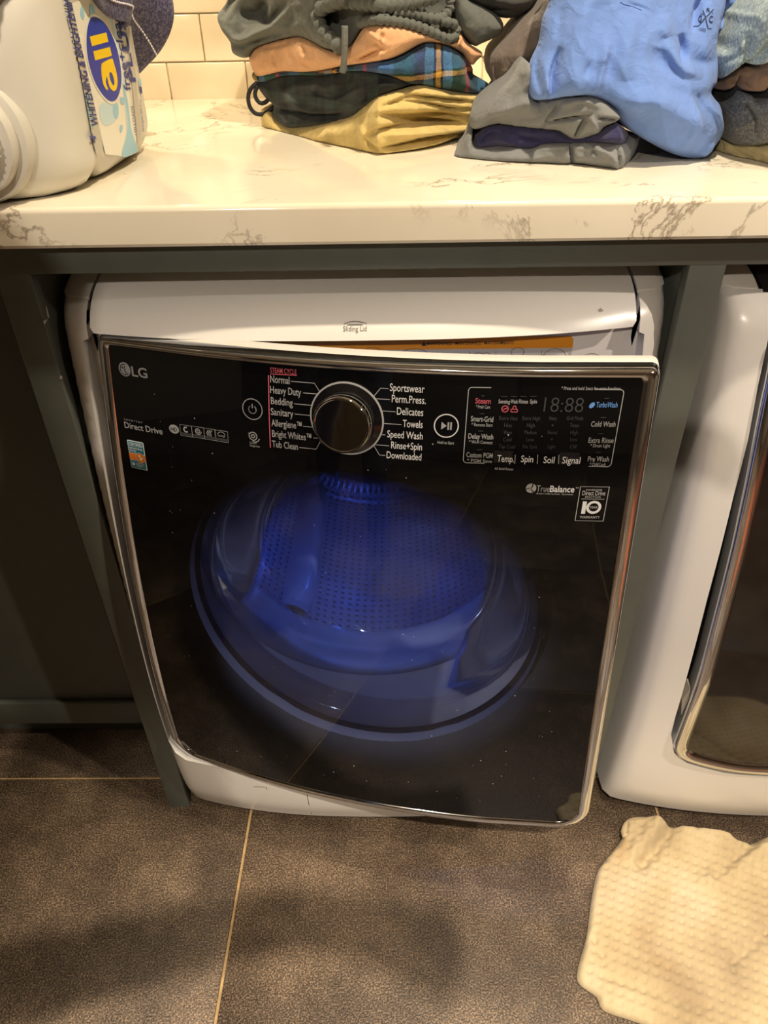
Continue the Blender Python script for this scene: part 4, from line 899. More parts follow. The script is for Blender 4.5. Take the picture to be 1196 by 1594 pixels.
ysh = lambda x, y: float(y1(x, y))-.040
gath = lambda k: (lambda t, n: 1+.16*math.sin(t*k))
pxtube('waistband', [(530, 73), (512, 58), (500, 42), (495, 26), (502, 12), (520, 3), (540, -4)], 0, 8.5, M_sweat, ss, gath(52), 12, 1.5, ysh)
pxtube('waistband', [(505, 12), (535, 2), (575, 6), (605, 8), (640, 3), (680, -6)], 0, 7.5, M_sweat, ss, gath(100), 12, 1.2, lambda x, y: float(y1(x, y))-.022)
pxtube('waistband', [(610, 20), (638, 20), (664, 27), (686, 29), (698, 18), (701, 4), (698, -12)], 0, 6.0, M_sweat, ss, gath(80), 12, 1.2, lambda x, y: float(y1(x, y))-.020)
pxtube('waistband', [(560, 36), (590, 31), (620, 34), (647, 40), (675, 51), (696, 60), (709, 56), (711, 46), (704, 36), (688, 34)], 0, 5.5, M_sweat, ss, gath(120), 12, 1.2, lambda x, y: float(y1(x, y))-.026)
pxtube('drawstring', [(537, 40), (537, 62), (536, 90), (534, 113)], 0, 4.2, fabric('braided_cord', srgb(112, 114, 108), .25, 700, .8), ss, None, 10, 3, lambda x, y: float(y1(x, y))-.062)
garment('shorts_leg', [(702, -10), (704, 5), (711, 36), (721, 53), (738, 71), (749, 68), (778, 54), (784, 40), (777, 26), (757, 13), (728, -2), (716, -10)], y1, M_sweat, parent=ss, depth=.16, rnd=.03, shift=-.006, seed=13, floor=None, creases=[([(757, 40), (752, 66)], 1.6, -.003)])
garment('charcoal_sweatshirt', [(724, -70), (722, -8), (735, 5), (748, 12), (764, 17), (777, 26), (795, 28), (817, 21), (832, 8), (842, -6), (850, -70)], y1, M_sweatd, 'dark charcoal garment lying across the top of the tall pile', 'sweatshirt', g1, depth=.14, rnd=.03, seed=15, shift=.0, floor=None, creases=[([(720, -2), (760, 12), (800, 14)], 3, -.008), ([(760, 0), (800, 4), (830, -4)], 10, .01)])

# ---- the second pile with the blue polo shirt
y2 = xinterp([(700, .215), (740, .205), (820, .175), (900, .150), (962, .125), (995, .21), (1040, .24)])
PILEX[y2] = .22
g2 = 'clothes in the pile under the blue polo shirt'
M_grey = fabric('grey_jersey', srgb(122, 124, 124), .08, 1500, .25); M_navy = fabric('navy_jersey', srgb(50, 48, 84), .15, 1200, .3); M_taupe = fabric('taupe_microfibre', srgb(114, 103, 96), .12, 1500, .15, .6)
M_blue = fabric('blue_pique', srgb(108, 140, 206), .05, 1300, .3); M_bgarm = fabric('black_cotton', srgb(26, 25, 25), .1)
garment('grey_tshirt', [(707, 243), (717, 230), (727, 210), (735, 205), (737, 222), (747, 227.5), (778, 225.5), (824, 229), (845, 222.5), (881, 220.5), (933, 220.5), (965, 222), (980, 211), (994, 211), (988, 237), (963, 265), (926, 259), (890, 254), (868, 257), (791, 256), (726, 250)], y2, M_grey, 'grey T-shirt folded flat on the counter below a navy shirt', 'shirt', g2, depth=.12, rnd=.018, seed=21, namp=.003,
        creases=[([(888, 222), (887, 236), (891, 254)], 2.2, -.020), ([(893, 226), (920, 228), (945, 238), (957, 262)], 4, .006), ([(958, 226), (960, 245), (962, 262)], 2.0, -.008), ([(830, 228), (860, 224), (884, 222)], 4, .006), ([(726, 238), (790, 243), (860, 240)], 8, .004), ([(915, 226), (925, 236)], 3, -.006)])
garment('navy_shirt', [(737, 221), (749, 204), (767, 195), (804, 196), (843, 199), (866, 202.5), (890, 212), (926, 207), (949, 194), (962, 192), (979, 209), (967, 225), (933, 223), (881, 223), (845, 225), (824, 232), (778, 228), (747, 230)], y2, M_navy, 'navy blue shirt folded between two grey T-shirts', 'shirt', g2, depth=.12, rnd=.014, seed=23, shift=.002, namp=.005,
        creases=[([(745, 222), (760, 208), (775, 204)], 3, -.010), ([(800, 208), (830, 214), (870, 212)], 5, -.008), ([(770, 212), (800, 222)], 6, .006), ([(930, 214), (955, 206)], 6, .006)])
garment('grey_jersey_shirt', [(731, 191), (734, 175), (752, 157), (783, 136), (800, 122), (812, 106), (824, 98), (830, 125), (828, 146), (861, 146.5), (902, 142.5), (931, 151), (964, 177), (960, 188), (941, 197), (926, 209), (892, 217), (868, 204), (843, 201), (804, 197), (773, 193), (740, 201)], y2, M_grey, 'rumpled grey jersey shirt on top of the navy shirt', 'shirt', g2, depth=.11, rnd=.024, seed=25, shift=.004, namp=.005,
        creases=[([(842, 200), (850, 180), (866, 160), (872, 152)], 2.5, -.008), ([(846, 187), (880, 180), (915, 174)], 2.2, -.010), ([(893, 212), (898, 195), (908, 178)], 3, -.016), ([(925, 180), (945, 182), (958, 184)], 2, -.008), ([(866, 160), (900, 152), (930, 162)], 4, .006), ([(912, 175), (920, 195), (930, 205)], 3, .008), ([(760, 175), (800, 160), (830, 152)], 7, .006), ([(836, 155), (826, 150), (840, 160)], 3, -.008), ([(786, 140), (806, 116), (818, 108)], 3, .006), ([(755, 190), (800, 182), (840, 178)], 7, -.004)])
garment('taupe_jacket', [(762, 108), (767, 87), (780, 72), (800, 53), (820, 33), (843, 16), (858, 0), (858, 50), (848, 98), (825, 104), (800, 124), (781, 135), (768, 131), (764, 118)], y2, M_taupe, 'taupe brown soft garment bunched behind the blue polo shirt', 'jacket', g2, depth=.16, rnd=.035, seed=27, shift=.125, namp=.007, floor=None,
        creases=[([(772, 96), (772, 112), (778, 128)], 4, -.012), ([(780, 118), (800, 108), (825, 92)], 6, -.010), ([(782, 124), (788, 114), (800, 112)], 3, .008)])
garment('black_cardigan', [(755, 143), (766, 131), (782, 136), (800, 126), (822, 106), (830, 118), (800, 138), (775, 150), (748, 158)], y2, M_bgarm, 'black garment squeezed between the two clothes piles', 'cardigan', g2, depth=.06, rnd=.015, seed=29, shift=.112, floor=None)
yp = lambda x, y: float(np.interp(x, [820, 900, 1000, 1085, 1130, 1180], [.165, .145, .150, .180, .20, .22]))+float(np.interp(y, [-80, 0, 150, 250], [.075, .045, .0, .0]))
polo = garment('polo_shirt', [(868, -70), (855, 0), (844, 30), (838, 66), (825, 96), (821, 122), (827, 152), (850, 155), (883, 150), (916, 150), (946, 163), (963, 186), (986, 206), (1025, 229), (1058, 243), (1085, 245.5), (1100, 236), (1122, 205), (1120, 166), (1105, 143), (1113, 128), (1115, 99), (1113, 66), (1120, 33), (1127, 0), (1135, -70)], yp, M_blue,
        'periwinkle blue polo shirt with crossed golf clubs emblem spilling over the pile', 'polo shirt', g2, depth=lambda x, y: .065+.135*float(np.interp(x, [900, 1000], [0, 1]))*float(np.interp(y, [90, 150], [.2, 1])), rnd=.032, sp=2.7, seed=31, namp=.005, nscale=14, wr=.006, wang=1.9, wsc=17, wst=.3,
        creases=[(l_, w_*(1.3 if h_ < 0 else 1.1), h_*(.62 if h_ < 0 else 1.0)) for l_, w_, h_ in [([(964, 2), (972, 6), (986, 10.5), (1001, 17)], 2.0, -.0035), ([(866, 70), (856, 105), (850, 150)], 4, -.020), ([(842, 70), (832, 105), (836, 145)], 4, -.012), ([(846, 118), (842, 150)], 3, .010), ([(935, 60), (925, 100), (915, 145)], 6, .008), ([(925, 90), (912, 140)], 4, -.010), ([(912, 88), (900, 118)], 4, -.006), ([(1047, 50), (1052, 75), (1046, 98)], 5, -.018), ([(1020, 60), (1045, 100), (1080, 110)], 9, .012), ([(1066, 48), (1076, 12), (1090, -20)], 5, -.020), ([(1060, 90), (1085, 96), (1108, 90)], 10, -.010), ([(945, 160), (1000, 150), (1060, 180), (1100, 205)], 22, .014), ([(1000, 110), (1050, 125), (1100, 130)], 12, .006), ([(1070, 140), (1078, 165)], 5, -.006), ([(1085, 150), (1105, 175), (1115, 200)], 6, .008), ([(975, 20), (960, 70), (965, 120)], 14, .008), ([(1098, 215), (1085, 240)], 6, .006), ([(1010, 70), (1000, 100)], 14, -.006), ([(905, 10), (890, 70), (880, 140)], 14, .006), ([(955, 40), (940, 100), (930, 145)], 8, -.006), ([(870, 10), (862, 60)], 6, -.006), ([(1020, 20), (1025, 55)], 10, .006), ([(960, 175), (1000, 195), (1050, 225)], 8, -.006)]])
ysl = lambda x, y: yp(x, y)+.02
garment('sleeve', [(1122, -60), (1124, 0), (1116, 46), (1128, 47), (1141, 46), (1161, 30), (1175, 14), (1168, -2), (1172, -60)], ysl, M_blue, parent=polo, depth=.05, rnd=.02, seed=33, floor=None, creases=[([(1130, 5), (1122, 40)], 4, -.010), ([(1150, 0), (1140, 30)], 5, .008)])
garment('sleeve', [(1112, 50), (1139, 44), (1142, 66), (1128, 77), (1112, 84)], ysl, M_blue, parent=polo, depth=.05, rnd=.014, seed=34, shift=.012, floor=None, creases=[([(1116, 60), (1140, 54)], 4, -.008)])
# embroidery on the polo (follows the cloth)
from mathutils.bvhtree import BVHTree
def clothsurf(o, lift=.0012):
    bv = BVHTree.FromPolygons([tuple(v.co+o.location) for v in o.data.vertices], [tuple(p.vertices) for p in o.data.polygons])
    def f(a, b):
        out = []
        for p in np.stack([np.asarray(a, float), np.asarray(b, float)], 1):
            d = rays([p])[0]; d /= np.linalg.norm(d); h = bv.ray_cast(Vector(CAM), Vector(d)); q = np.array(h[0][:]) if h[0] else CAM+d*.9
            out.append(q-d*lift)
        return np.array(out)
    return f
sC = clothsurf(polo); M_thread = plain('dark_thread', srgb(38, 40, 66), .8)
for pts in ([(1094.5, 15), (1099, 27.5), (1102.5, 43), (1104.5, 44.5), (1108.5, 44.3)], [(1111.5, 14), (1105, 21), (1098, 28), (1087.5, 40), (1082, 40), (1080, 42)]):
    ribbon_ab(resample(np.array(pts), 2)[:-int(np.hypot(pts[-1][0]-pts[0][0], pts[-1][1]-pts[0][1])/2) or None] if False else cat_open(np.array(pts), 2), 1.1, sC, M_thread, 'embroidered_club', polo)
ptext = lambda s, A, B, up, nm, bo=.02: text_ab(s, A, B, up, sC, M_thread, nm, polo, bo)
ptext('G', (1087, 34), (1092.5, 34), (.8, -10), 'embroidered_letter'); ptext('C', (1104, 35), (1110, 35), (.8, -10.5), 'embroidered_letter'); ptext('R', (1100, 18), (1106, 18), (.6, -6), 'embroidered_letter')
ptext('1888', (1088, 47), (1099, 49), (.8, -5), 'embroidered_year', .0)
for pts in ([(1091, 21.5), (1096, 21.5)], [(1109, 20.5), (1111, 20)]): ribbon_ab(np.array(pts), 1.0, sC, M_thread, 'embroidered_dash', polo)
ribbon_ab(cat_open(np.array([(966, 1), (972, 5), (985, 9), (1000, 15)]), 3), 1.6, sC, M_blue, 'placket_seam', polo)

# ---- clothes at the right end
y3 = xinterp([(1090, .235), (1120, .215), (1196, .14), (1280, .08)])
PILEX[y3] = .50
g3 = 'clothes bundled at the far end of the counter'
M_lblue = fabric('pale_blue_knit', srgb(136, 156, 162), .12, 700, .5, flecks=(srgb(176, 192, 194), 300)); M_brown = fabric('brown_cotton', srgb(132, 104, 82), .12); M_heath = fabric('grey_heather', srgb(80, 82, 84), .2, 800, .5, .3, flecks=(srgb(120, 122, 124), 420)); M_beige = fabric('beige_knit', srgb(196, 180, 132), .08, 700, .4); M_orng = fabric('orange_knit', srgb(224, 88, 26), .05)
garment('beige_sweater', [(1114, 232), (1126, 219), (1143, 225), (1161, 224), (1182, 226), (1230, 226), (1290, 230), (1290, 275), (1230, 268), (1196, 262), (1171, 257), (1148, 247), (1126, 243)], y3, M_beige, 'beige knit garment at the bottom of the bundle right of the polo', 'sweater', g3, depth=.16, rnd=.02, seed=41, creases=[([(1128, 226), (1150, 238), (1172, 248)], 3, -.010), ([(1158, 228), (1172, 236), (1180, 256)], 3, -.012), ([(1170, 232), (1200, 236)], 6, .008), ([(1130, 236), (1160, 248)], 4, .006)])
garment('grey_heather_sweater', [(1118, 164), (1134, 158), (1146, 150), (1154, 143), (1171, 149), (1182, 156), (1230, 152), (1290, 150), (1290, 226), (1230, 226), (1196, 222), (1177, 226), (1160, 226), (1143, 224), (1129, 217), (1122, 206), (1121, 186)], y3, M_heath, 'grey heather sweater in the bundle right of the polo', 'sweater', g3, depth=.16, rnd=.024, seed=45, shift=-.006, creases=[([(1152, 146), (1160, 166), (1168, 180), (1170, 212)], 3, -.014), ([(1130, 163), (1152, 160), (1162, 165)], 3, -.008), ([(1125, 200), (1145, 188), (1165, 184)], 5, .008), ([(1180, 170), (1200, 178)], 8, .006)])
garment('black_tshirt', [(1104, 142), (1118, 137.5), (1131, 137), (1145, 128), (1151, 119), (1156, 121), (1156, 137), (1170, 138.5), (1185, 139), (1197, 132), (1230, 126), (1290, 127), (1290, 153), (1230, 155), (1183, 159), (1171, 152), (1154, 146.5), (1147, 153), (1134, 161), (1113, 167)], y3, M_bgarm, 'black garment between the brown and the grey heather clothes', 'shirt', g3, depth=.16, rnd=.014, seed=47, shift=.008, floor=None)
garment('brown_shorts', [(1112, 137), (1119, 129), (1128, 118), (1161, 106), (1182, 105), (1198, 97), (1260, 80), (1290, 80), (1290, 130), (1230, 128), (1197, 135), (1185, 142), (1161, 141), (1154, 134), (1158, 122), (1150, 116), (1146, 130), (1131, 140)], y3, M_brown, 'crumpled brown garment under the pale blue knit', 'shorts', g3, depth=.16, rnd=.016, seed=49, shift=-.004, floor=None, creases=[([(1164, 112), (1160, 124), (1168, 138)], 3, -.010), ([(1128, 124), (1146, 126)], 3, -.010), ([(1172, 120), (1190, 112)], 5, .008)])
garment('pale_blue_sweater', [(1116, 89), (1123, 81), (1137, 75), (1147, 56), (1165, 37), (1173, 24), (1188, 17), (1230, -10), (1290, -20), (1290, 86), (1230, 88), (1196, 96), (1185, 100), (1171, 100), (1162, 92), (1154, 100), (1131, 117), (1121, 122), (1117, 110)], y3, M_lblue, 'pale blue-grey knit garment draped over the brown one', 'sweater', g3, depth=.16, rnd=.024, seed=51, shift=-.014, floor=None, creases=[([(1150, 62), (1138, 90), (1120, 114)], 4, .010), ([(1160, 50), (1150, 80), (1148, 100)], 3, -.010), ([(1195, 56), (1178, 74), (1170, 90)], 3, -.012), ([(1182, 40), (1166, 66), (1158, 90)], 5, .008), ([(1116, 96), (1136, 88), (1148, 74)], 3, -.010), ([(1196, 66), (1184, 82), (1186, 96)], 4, .008)])
garment('orange_shirt', [(1175, -60), (1172, 0), (1177, 13), (1172, 28), (1161, 42), (1153, 49), (1158, 51), (1169, 38), (1176, 27), (1190, 20), (1232, -6), (1290, -16), (1290, -60)], y3, M_orng, 'bright orange garment behind the pale blue knit', 'shirt', g3, depth=.07, rnd=.016, seed=53, shift=.05, floor=None)

# ================================================================== DETERGENT JUG
XS = -.317                                # label side
M_jug = plain('white_hdpe', srgb(208, 204, 193), .32, bump=.05, bscale=120, bdist=.001)
jug = tag(empty('detergent_jug', (-.40, .15, ZT)), 'large white laundry detergent jug lying on its side, cap over the counter edge', 'jug')
JB = ZT+.0006
def jsec(x0, x1, z0, z1, y, r, n=8):
    R = roundrect(x0, x1, z0, z1, r, n); return np.stack([R[:, 0], np.full(len(R), y), R[:, 1]], 1)
secs = [(-.475, -.345, .030, .188, .335, .030), (-.490, -.328, .014, .204, .322, .034), (-.498, -.320, .004, .212, .300, .034), (-.500, XS, .0, .216, .270, .030), (-.500, XS, .0, .216, .200, .028), (-.500, XS, .0, .216, .130, .028), (-.500, XS, .002, .216, .104, .028), (-.500, XS-.001, .010, .216, .090, .030), (-.500, XS-.001, .008, .216, .078, .030), (-.500, XS-.002, .0, .216, .060, .032), (-.500, -.322, .0, .212, .040, .036), (-.498, -.332, .0, .204, .018, .042), (-.492, -.346, .002, .186, .002, .046), (-.482, -.360, .006, .165, -.010, .05), (-.470, -.372, .012, .15, -.016, .045)]
rings = [jsec(a, b, JB+c, JB+d, y, r) for a, b, c, d, y, r in secs]
V, F = loft(rings, True, True, True); mk('body', *fixn(V, F), M_jug, jug, True, angle=60)
tt = np.linspace(0, 2*np.pi, 48, endpoint=False); CC = np.array([-.413, 0, JB+.064])
def cring(r, y): return np.stack([CC[0]+r*np.cos(tt), np.full(48, y), CC[2]+r*np.sin(tt)], 1)
V, F = loft([cring(.0632, .02), cring(.063, -.012), cring(.061, -.018), cring(.055, -.020)], True, False, True); mk('shoulder_ring', *fixn(V, F), M_jug, jug, True, angle=50)
V, F = loft([cring(.053, -.010), cring(.0535, -.030), cring(.052, -.034), cring(.045, -.035)], True, False, True); mk('neck_ring', *fixn(V, F), M_jug, jug, True, angle=50)
V, F = loft([cring(.041, -.02), cring(.041, -.052), cring(.040, -.055), cring(.036, -.056), cring(.034, -.052), cring(.020, -.052)], True, False, True); cap_o = mk('cap', *fixn(V, F), M_whitep, jug, True, angle=50)
for k in range(36):
    a = 2*np.pi*k/36; c = np.array([CC[0]+.0412*math.cos(a), -.044, CC[2]+.0412*math.sin(a)])
    V, F = tubegeo([c+[0, .008, 0], c-[0, .009, 0]], .0011, 5); mk('cap_rib', V, F, M_whitep, cap_o, True)
box('tap_button', CC[0]-.012, CC[0]+.012, -.064, -.049, CC[2]-.009, CC[2]+.009, plain('tap_grey', srgb(190, 186, 176), .4), cap_o, .003, 3)
# label print on the flat side (plane x = XS)
def sJ(k): return lambda a, b: np.stack([np.full(len(np.atleast_1d(a)), XS+.0006+k*.0003), np.asarray(a, float), np.asarray(b, float)], -1)
def jp(px): h = hit([px], 0, XS+.0006)[0]; return np.array([h[1], h[2]])
def jpoly(pts, k, mat, name, smooth=False): 
    q = np.array([jp(p) for p in pts]); q = cat_closed(q, .003) if smooth else q; return poly_ab(q, sJ(k), mat, name, jug)
def jtext(s, p0, p1, ptop, k, mat, name, bold=0.0, space=1.0):
    a, b, c = jp(p0), jp(p1), jp(ptop); return text_ab(s, a, b, c-a, sJ(k), mat, name, jug, bold, space)
M_lab = plain('label_cream', srgb(228, 224, 208), .3); M_labgrey = plain('label_silver', srgb(186, 180, 164), .35); M_lblu = plain('label_light_blue', srgb(150, 196, 214), .35); M_lblu2 = plain('label_sky', srgb(192, 214, 218), .35); M_oval = plain('label_royal_blue', srgb(38, 56, 160), .3); M_yel = plain('label_yellow', srgb(238, 200, 0), .3); M_lnav = plain('label_navy', srgb(52, 62, 132), .4)
jpoly([(101, -20), (118, -20), (160, 225), (158, 242), (150, 240), (146, 225)], 0, M_labgrey, 'label_stripe')
jpoly([(196, 40), (204, 40), (220, 205), (214, 235), (213, 205)], 0, M_labgrey, 'label_stripe')
jpoly([(112, 5), (130, -2), (160, 2), (180, 20), (212, 205), (212, 238), (190, 243), (164, 240), (156, 205)], 0.3, M_lab, 'label_face')
jpoly([(168, 18), (178, 40), (188, 90), (197, 150), (202, 200), (214, 230), (213, 237), (190, 243), (197, 205), (194, 165), (190, 130), (178, 60)], 1, M_lblu2, 'label_splash', True)
jpoly([(190, 130), (198, 155), (204, 200), (214, 232), (212, 237), (190, 243), (196, 215), (199, 190), (195, 160)], 1.4, M_lblu, 'label_splash', True)
jpoly([(155, 165), (175, 160), (180, 185), (168, 195), (158, 190)], 1, M_lblu2, 'label_splash', True)
for pts in ([(125, 12), (129, 12), (131, 26), (128, 31), (125, 24)], [(140, 8), (146, 10), (147, 30), (143, 35), (139, 28)], [(176, 163), (183, 162), (184, 178), (180, 185), (176, 178)], [(187, 152), (192, 152), (193, 160), (190, 163), (187, 159)], [(187, 195), (190, 195), (190, 203), (187, 207), (186, 202)]): jpoly(pts, 1.6, M_lblu, 'label_drop', True)
ov = [(142, 27), (135, 45), (134, 75), (139, 105), (149, 132), (162, 151), (173, 158), (182, 152), (188, 130), (187, 105), (181, 75), (170, 48), (157, 31)]
ovc = np.array([jp(p) for p in ov]); ovc = cat_closed(ovc, .003); mo = ovc.mean(0)
poly_ab(mo+(ovc-mo)*1.07, sJ(2), M_lab, 'label_oval_rim', jug); poly_ab(ovc, sJ(2.5), M_oval, 'label_oval', jug)
jpoly([(138.5, 57), (164.5, 50.5), (167.5, 65), (142, 72)], 3, M_yel, 'brand_letter'); jpoly([(144, 80), (170, 73), (173, 87), (147, 94)], 3, M_yel, 'brand_letter')
A_o = [(157, 100), (160, 97), (173, 91), (176, 98), (180, 112), (182, 128), (180, 139), (175, 141.5), (170, 136), (167, 127), (165.5, 119), (163.5, 128), (167, 138), (165, 140), (160, 132), (157.5, 120), (156.5, 108)]
A_h = [(170, 112), (174, 116), (177, 128), (175.5, 133), (172.5, 129), (169.5, 120)]
qo = cat_closed(np.array([jp(p) for p in A_o]), .002); qh = cat_closed(np.array([jp(p) for p in A_h]), .002)
poly_ab(qo, sJ(3), M_yel, 'brand_letter', jug, None, (qh,))
jtext('WHITENING & BRIGHTENING', (153, 196), (106, -18), (143, 196), 2, M_lnav, 'label_lettering', .015); jtext('SUPERIOR', (146, 199), (136, 143), (141, 199), 2, M_lblu, 'label_lettering', .01)
jtext('+', (153, 222), (147, 206), (141, 222), 2, M_lnav, 'label_lettering', .03)
jtext('free+clear', (203, 141), (184, 24), (193, 141), 2.4, M_lnav, 'label_lettering', .015); jtext('PLUS', (211, 127), (192, 26), (202, 127), 2.4, M_lnav, 'label_lettering', .02)
jtext('150 LOADS', (213, 210), (207, 165), (209, 210), 2.4, M_lnav, 'label_lettering'); jtext('oxi booster', (216, 113), (203, 45), (213, 113), 2, M_labgrey, 'label_lettering', .01)
for k, (x, y) in enumerate(((216, 128), (217, 140))): jpoly([(x-1, y-6), (x+3, y-5), (x+4, y+5), (x+1, y+6)], 2, M_lnav if k else M_lblu, 'label_mark')
jtext('detergent 225 fl oz', (224, 205), (219, 155), (221, 205), 2, M_lnav, 'label_lettering')

# ---- navy towel over the jug
def towel():
    M_t = fabric('navy_terry', srgb(52, 48, 80), .2, 500, .9, .5, flecks=(srgb(98, 94, 122), 330)); ztop = JB+.2175; r = .014
    tY = [-.09, .0, .10, .14, .20, .28, .31, .345, .42]; hem = [.0, .0, .015, .045, .068, .082, .105, .150, .150]; out = [0, 0, .0, .002, .006, .014, .026, .044, .050]
    NT_, NS_ = 84, 70; top = np.zeros((NT_, NS_, 3))
    for a, t_ in enumerate(np.linspace(-.125, .345, NT_)):
        H = np.interp(max(t_, 0), tY, hem)+.002; O = np.interp(max(t_, 0), tY, out)
        ss_ = np.concatenate([np.linspace(-.20, 0, 30), np.linspace(0, H, NS_-30)])
        for b, s1 in enumerate(ss_):
            X = XS-.010+(s1 if s1 < 0 else r*math.sin(min(s1/r, math.pi/2))); Z = ztop
            if s1 > 0:
                q = max(0, s1-r*math.pi/2); Z -= r*(1-math.cos(min(s1/r, math.pi/2)))+q*.96; f = s1/H
                X += O*math.sin(f*math.pi*.97)+.004*math.sin(t_*60)*f-.050*f*f*float(np.interp(t_, [.24, .345], [0, 1]))
            lim = .085 if X < -.355 else .02
            fr_ = float(np.interp(X, [-.50, -.40, -.36, -.345], [1.0, .80, .35, .12]))
            Y = t_
            if t_ < 0:
                tt_ = -t_*fr_; Y = -.006-r*1.5*math.sin(min(tt_/(r*1.5), math.pi/2)); q = max(0, tt_-r*1.5*math.pi/2); Z -= r*1.5*(1-math.cos(min(tt_/(r*1.5), math.pi/2)))+q
            else: Y = -.006+t_*1.03
            top[a, b] = (X, Y, Z+.0022*noise.noise(Vector((X*35, Y*35, Z*35))))
    du = np.gradient(top, axis=0); dv = np.gradient(top, axis=1); N = np.cross(dv, du); N /= np.linalg.norm(N, axis=2)[..., None]+1e-12
    if N[50, 10, 2] < 0: N = -N
    G = top.copy(); top = top+N*.007; n1, n2 = NT_, NS_; V = np.vstack([G.reshape(-1, 3), top.reshape(-1, 3)]); F = []; K = n1*n2
    for i in range(n1-1):
        for j in range(n2-1):
            a = i*n2+j; F.append((a, a+1, a+n2+1, a+n2)); F.append((K+a, K+a+n2, K+a+n2+1, K+a+1))
    for i in range(n1-1):
        for j in (0, n2-1): a = i*n2+j; F.append((a, a+n2, K+a+n2, K+a))
    for j in range(n2-1):
        for i in (0, n1-1): a = i*n2+j; F.append((a, a+1, K+a+1, K+a))
    o = mk('hand_towel', *fixn(V, F), M_t, None, True); tag(o, 'navy blue towel with white stitched hem draped over the detergent jug', 'towel')
    M_st = plain('white_stitch', srgb(222, 216, 222), .8)
    def stitch(L, Nn):
        L = cat_open(L, .0042)
        for i in range(0, len(L)-1, 1):
            q = L[i]; V, F = tubegeo([q, q+(L[i+1]-L[i])*.6], .0012, 5); mk('stitch', V, F, M_st, o, True)
    js = n2-10; stitch((top[8:, js]+N[8:, js]*.0006)[::3], None); stitch((top[9, :40]+N[9, :40]*.0006)[::3], None)
towel()

# ================================================================== FLOOR MAT
def floormat():
    px = [(972, 1281), (969, 1302), (943, 1336), (930, 1357), (921, 1402), (914, 1455), (901, 1502), (902, 1526), (930, 1548), (941, 1569), (986, 1585), (1015, 1596), (1100, 1636), (1230, 1690), (1400, 1700), (1480, 1500), (1470, 1330), (1330, 1290), (1250, 1292), (1196, 1300), (1186, 1303), (1171, 1310), (1147, 1306), (1128, 1294), (1065, 1286), (1038, 1284), (1015, 1274), (990, 1276)]
    P0 = hit(px, 2, .014)[:, :2]; ol = cat_closed(P0, .006); P, T, L = fill2d(ol, (), .0043); lp = L[0]; n = len(P)
    W = np.concatenate([P, np.full((n, 1), .014)], 1); Q = proj(W); db = segdist(P, ol, True)
    z = .006+.012*np.sqrt(np.clip(1-(1-np.clip(db/.012, 0, 1))**2, 0, 1))
    near = np.clip((P[:, 1]+.13)/.09, 0, 1); z = z+.016*near*near*(3-2*near)*np.clip(db/.01, 0, 1)
    for ln, w_, h in (([(1116, 1365), (1150, 1335), (1196, 1296), (1230, 1280)], 9, -.012), ([(1105, 1372), (1140, 1350), (1200, 1318)], 14, .012), ([(1000, 1345), (1025, 1318), (1048, 1288)], 9, -.012), ([(985, 1330), (1010, 1305), (1025, 1282)], 12, .012), ([(925, 1462), (935, 1485), (945, 1500)], 6, -.005), ([(1140, 1500), (1196, 1450), (1240, 1420)], 8, -.006), ([(940, 1520), (1010, 1540), (1100, 1570)], 8, -.004)):
        z = z+h*np.exp(-(segdist(Q, cat_open(np.array(ln, float), 8))/w_)**2)*np.clip(db/.006, .2, 1)
    a = math.radians(24); R = np.stack([P[:, 0]*math.cos(a)+P[:, 1]*math.sin(a), -P[:, 0]*math.sin(a)+P[:, 1]*math.cos(a)], 1)/.0235
    row = np.round(R[:, 1]*2)/2; sh = np.where((np.round(row*2) % 2) == 0, 0, .5); dx = (R[:, 0]+sh)-np.round(R[:, 0]+sh); dy = R[:, 1]-row
    dim = np.exp(-((dx/.20)**2+(dy/.13)**2)); z = z-.0062*dim*np.clip(db/.012, 0, 1)
    z = z+.0025*np.array([noise.noise(Vector((p[0]*14, p[1]*14, 3.1))) for p in P])
    z = np.maximum(z, .004)
    V = np.vstack([np.column_stack([P, z]), np.column_stack([P, np.full(n, .0008)])]); F = [tuple(t) for t in T]+[tuple(n+i for i in t[::-1]) for t in T]
    for i in range(len(lp)): j = (i+1) % len(lp); F.append((lp[i], lp[j], n+lp[j], n+lp[i]))
    t = NT('beige_waffle_cloth'); t.b.inputs['Roughness'].default_value = .95; t.b.inputs['Specular IOR Level'].default_value = .15; t.b.inputs['Sheen Weight'].default_value = .1
    n0 = t.tex(scale=7); n0.inputs['Detail'].default_value = 6
    base = t.ramp(n0, 'Fac', [(.34, srgb(142, 124, 96)), (.52, srgb(164, 147, 114)), (.70, srgb(176, 162, 134))])
    n1 = t.tex(scale=11); n1.inputs['Detail'].default_value = 4; st = t.ramp(n1, 'Fac', [(.60, (0, 0, 0)), (.74, (1, 1, 1))]); f = t.math('MULTIPLY', (st, 'Color'), .45)
    mx = t.mix((f, 0), (base, 'Color'), srgb(140, 104, 60)); t.link(mx, 2, t.b, 'Base Color')
    wv = t.tex('ShaderNodeTexWave', scale=170); wv.inputs['Distortion'].default_value = 3.0; b1 = t.bump(wv, 'Fac', .2, .0008)
    w1 = t.tex(scale=800); t.bump(w1, 'Fac', .4, .0010, b1)
    o = mk('floor_mat', *fixn(V, F), t.m, None, True); tag(o, 'beige dimpled waffle cloth mat crumpled on the floor below the dryer', 'mat')
    # the curled corner at the dryer foot
    lp_ = hit([(972, 1300), (975, 1285), (985, 1278), (1003, 1277), (1018, 1278), (1022, 1286), (1008, 1294), (985, 1299)], 2, .020); Lp = cat_closed(lp_, .006)
    V, F = tubegeo(Lp, .006, 8, True); mk('curled_edge', V, F, t.m, o, True)
floormat()

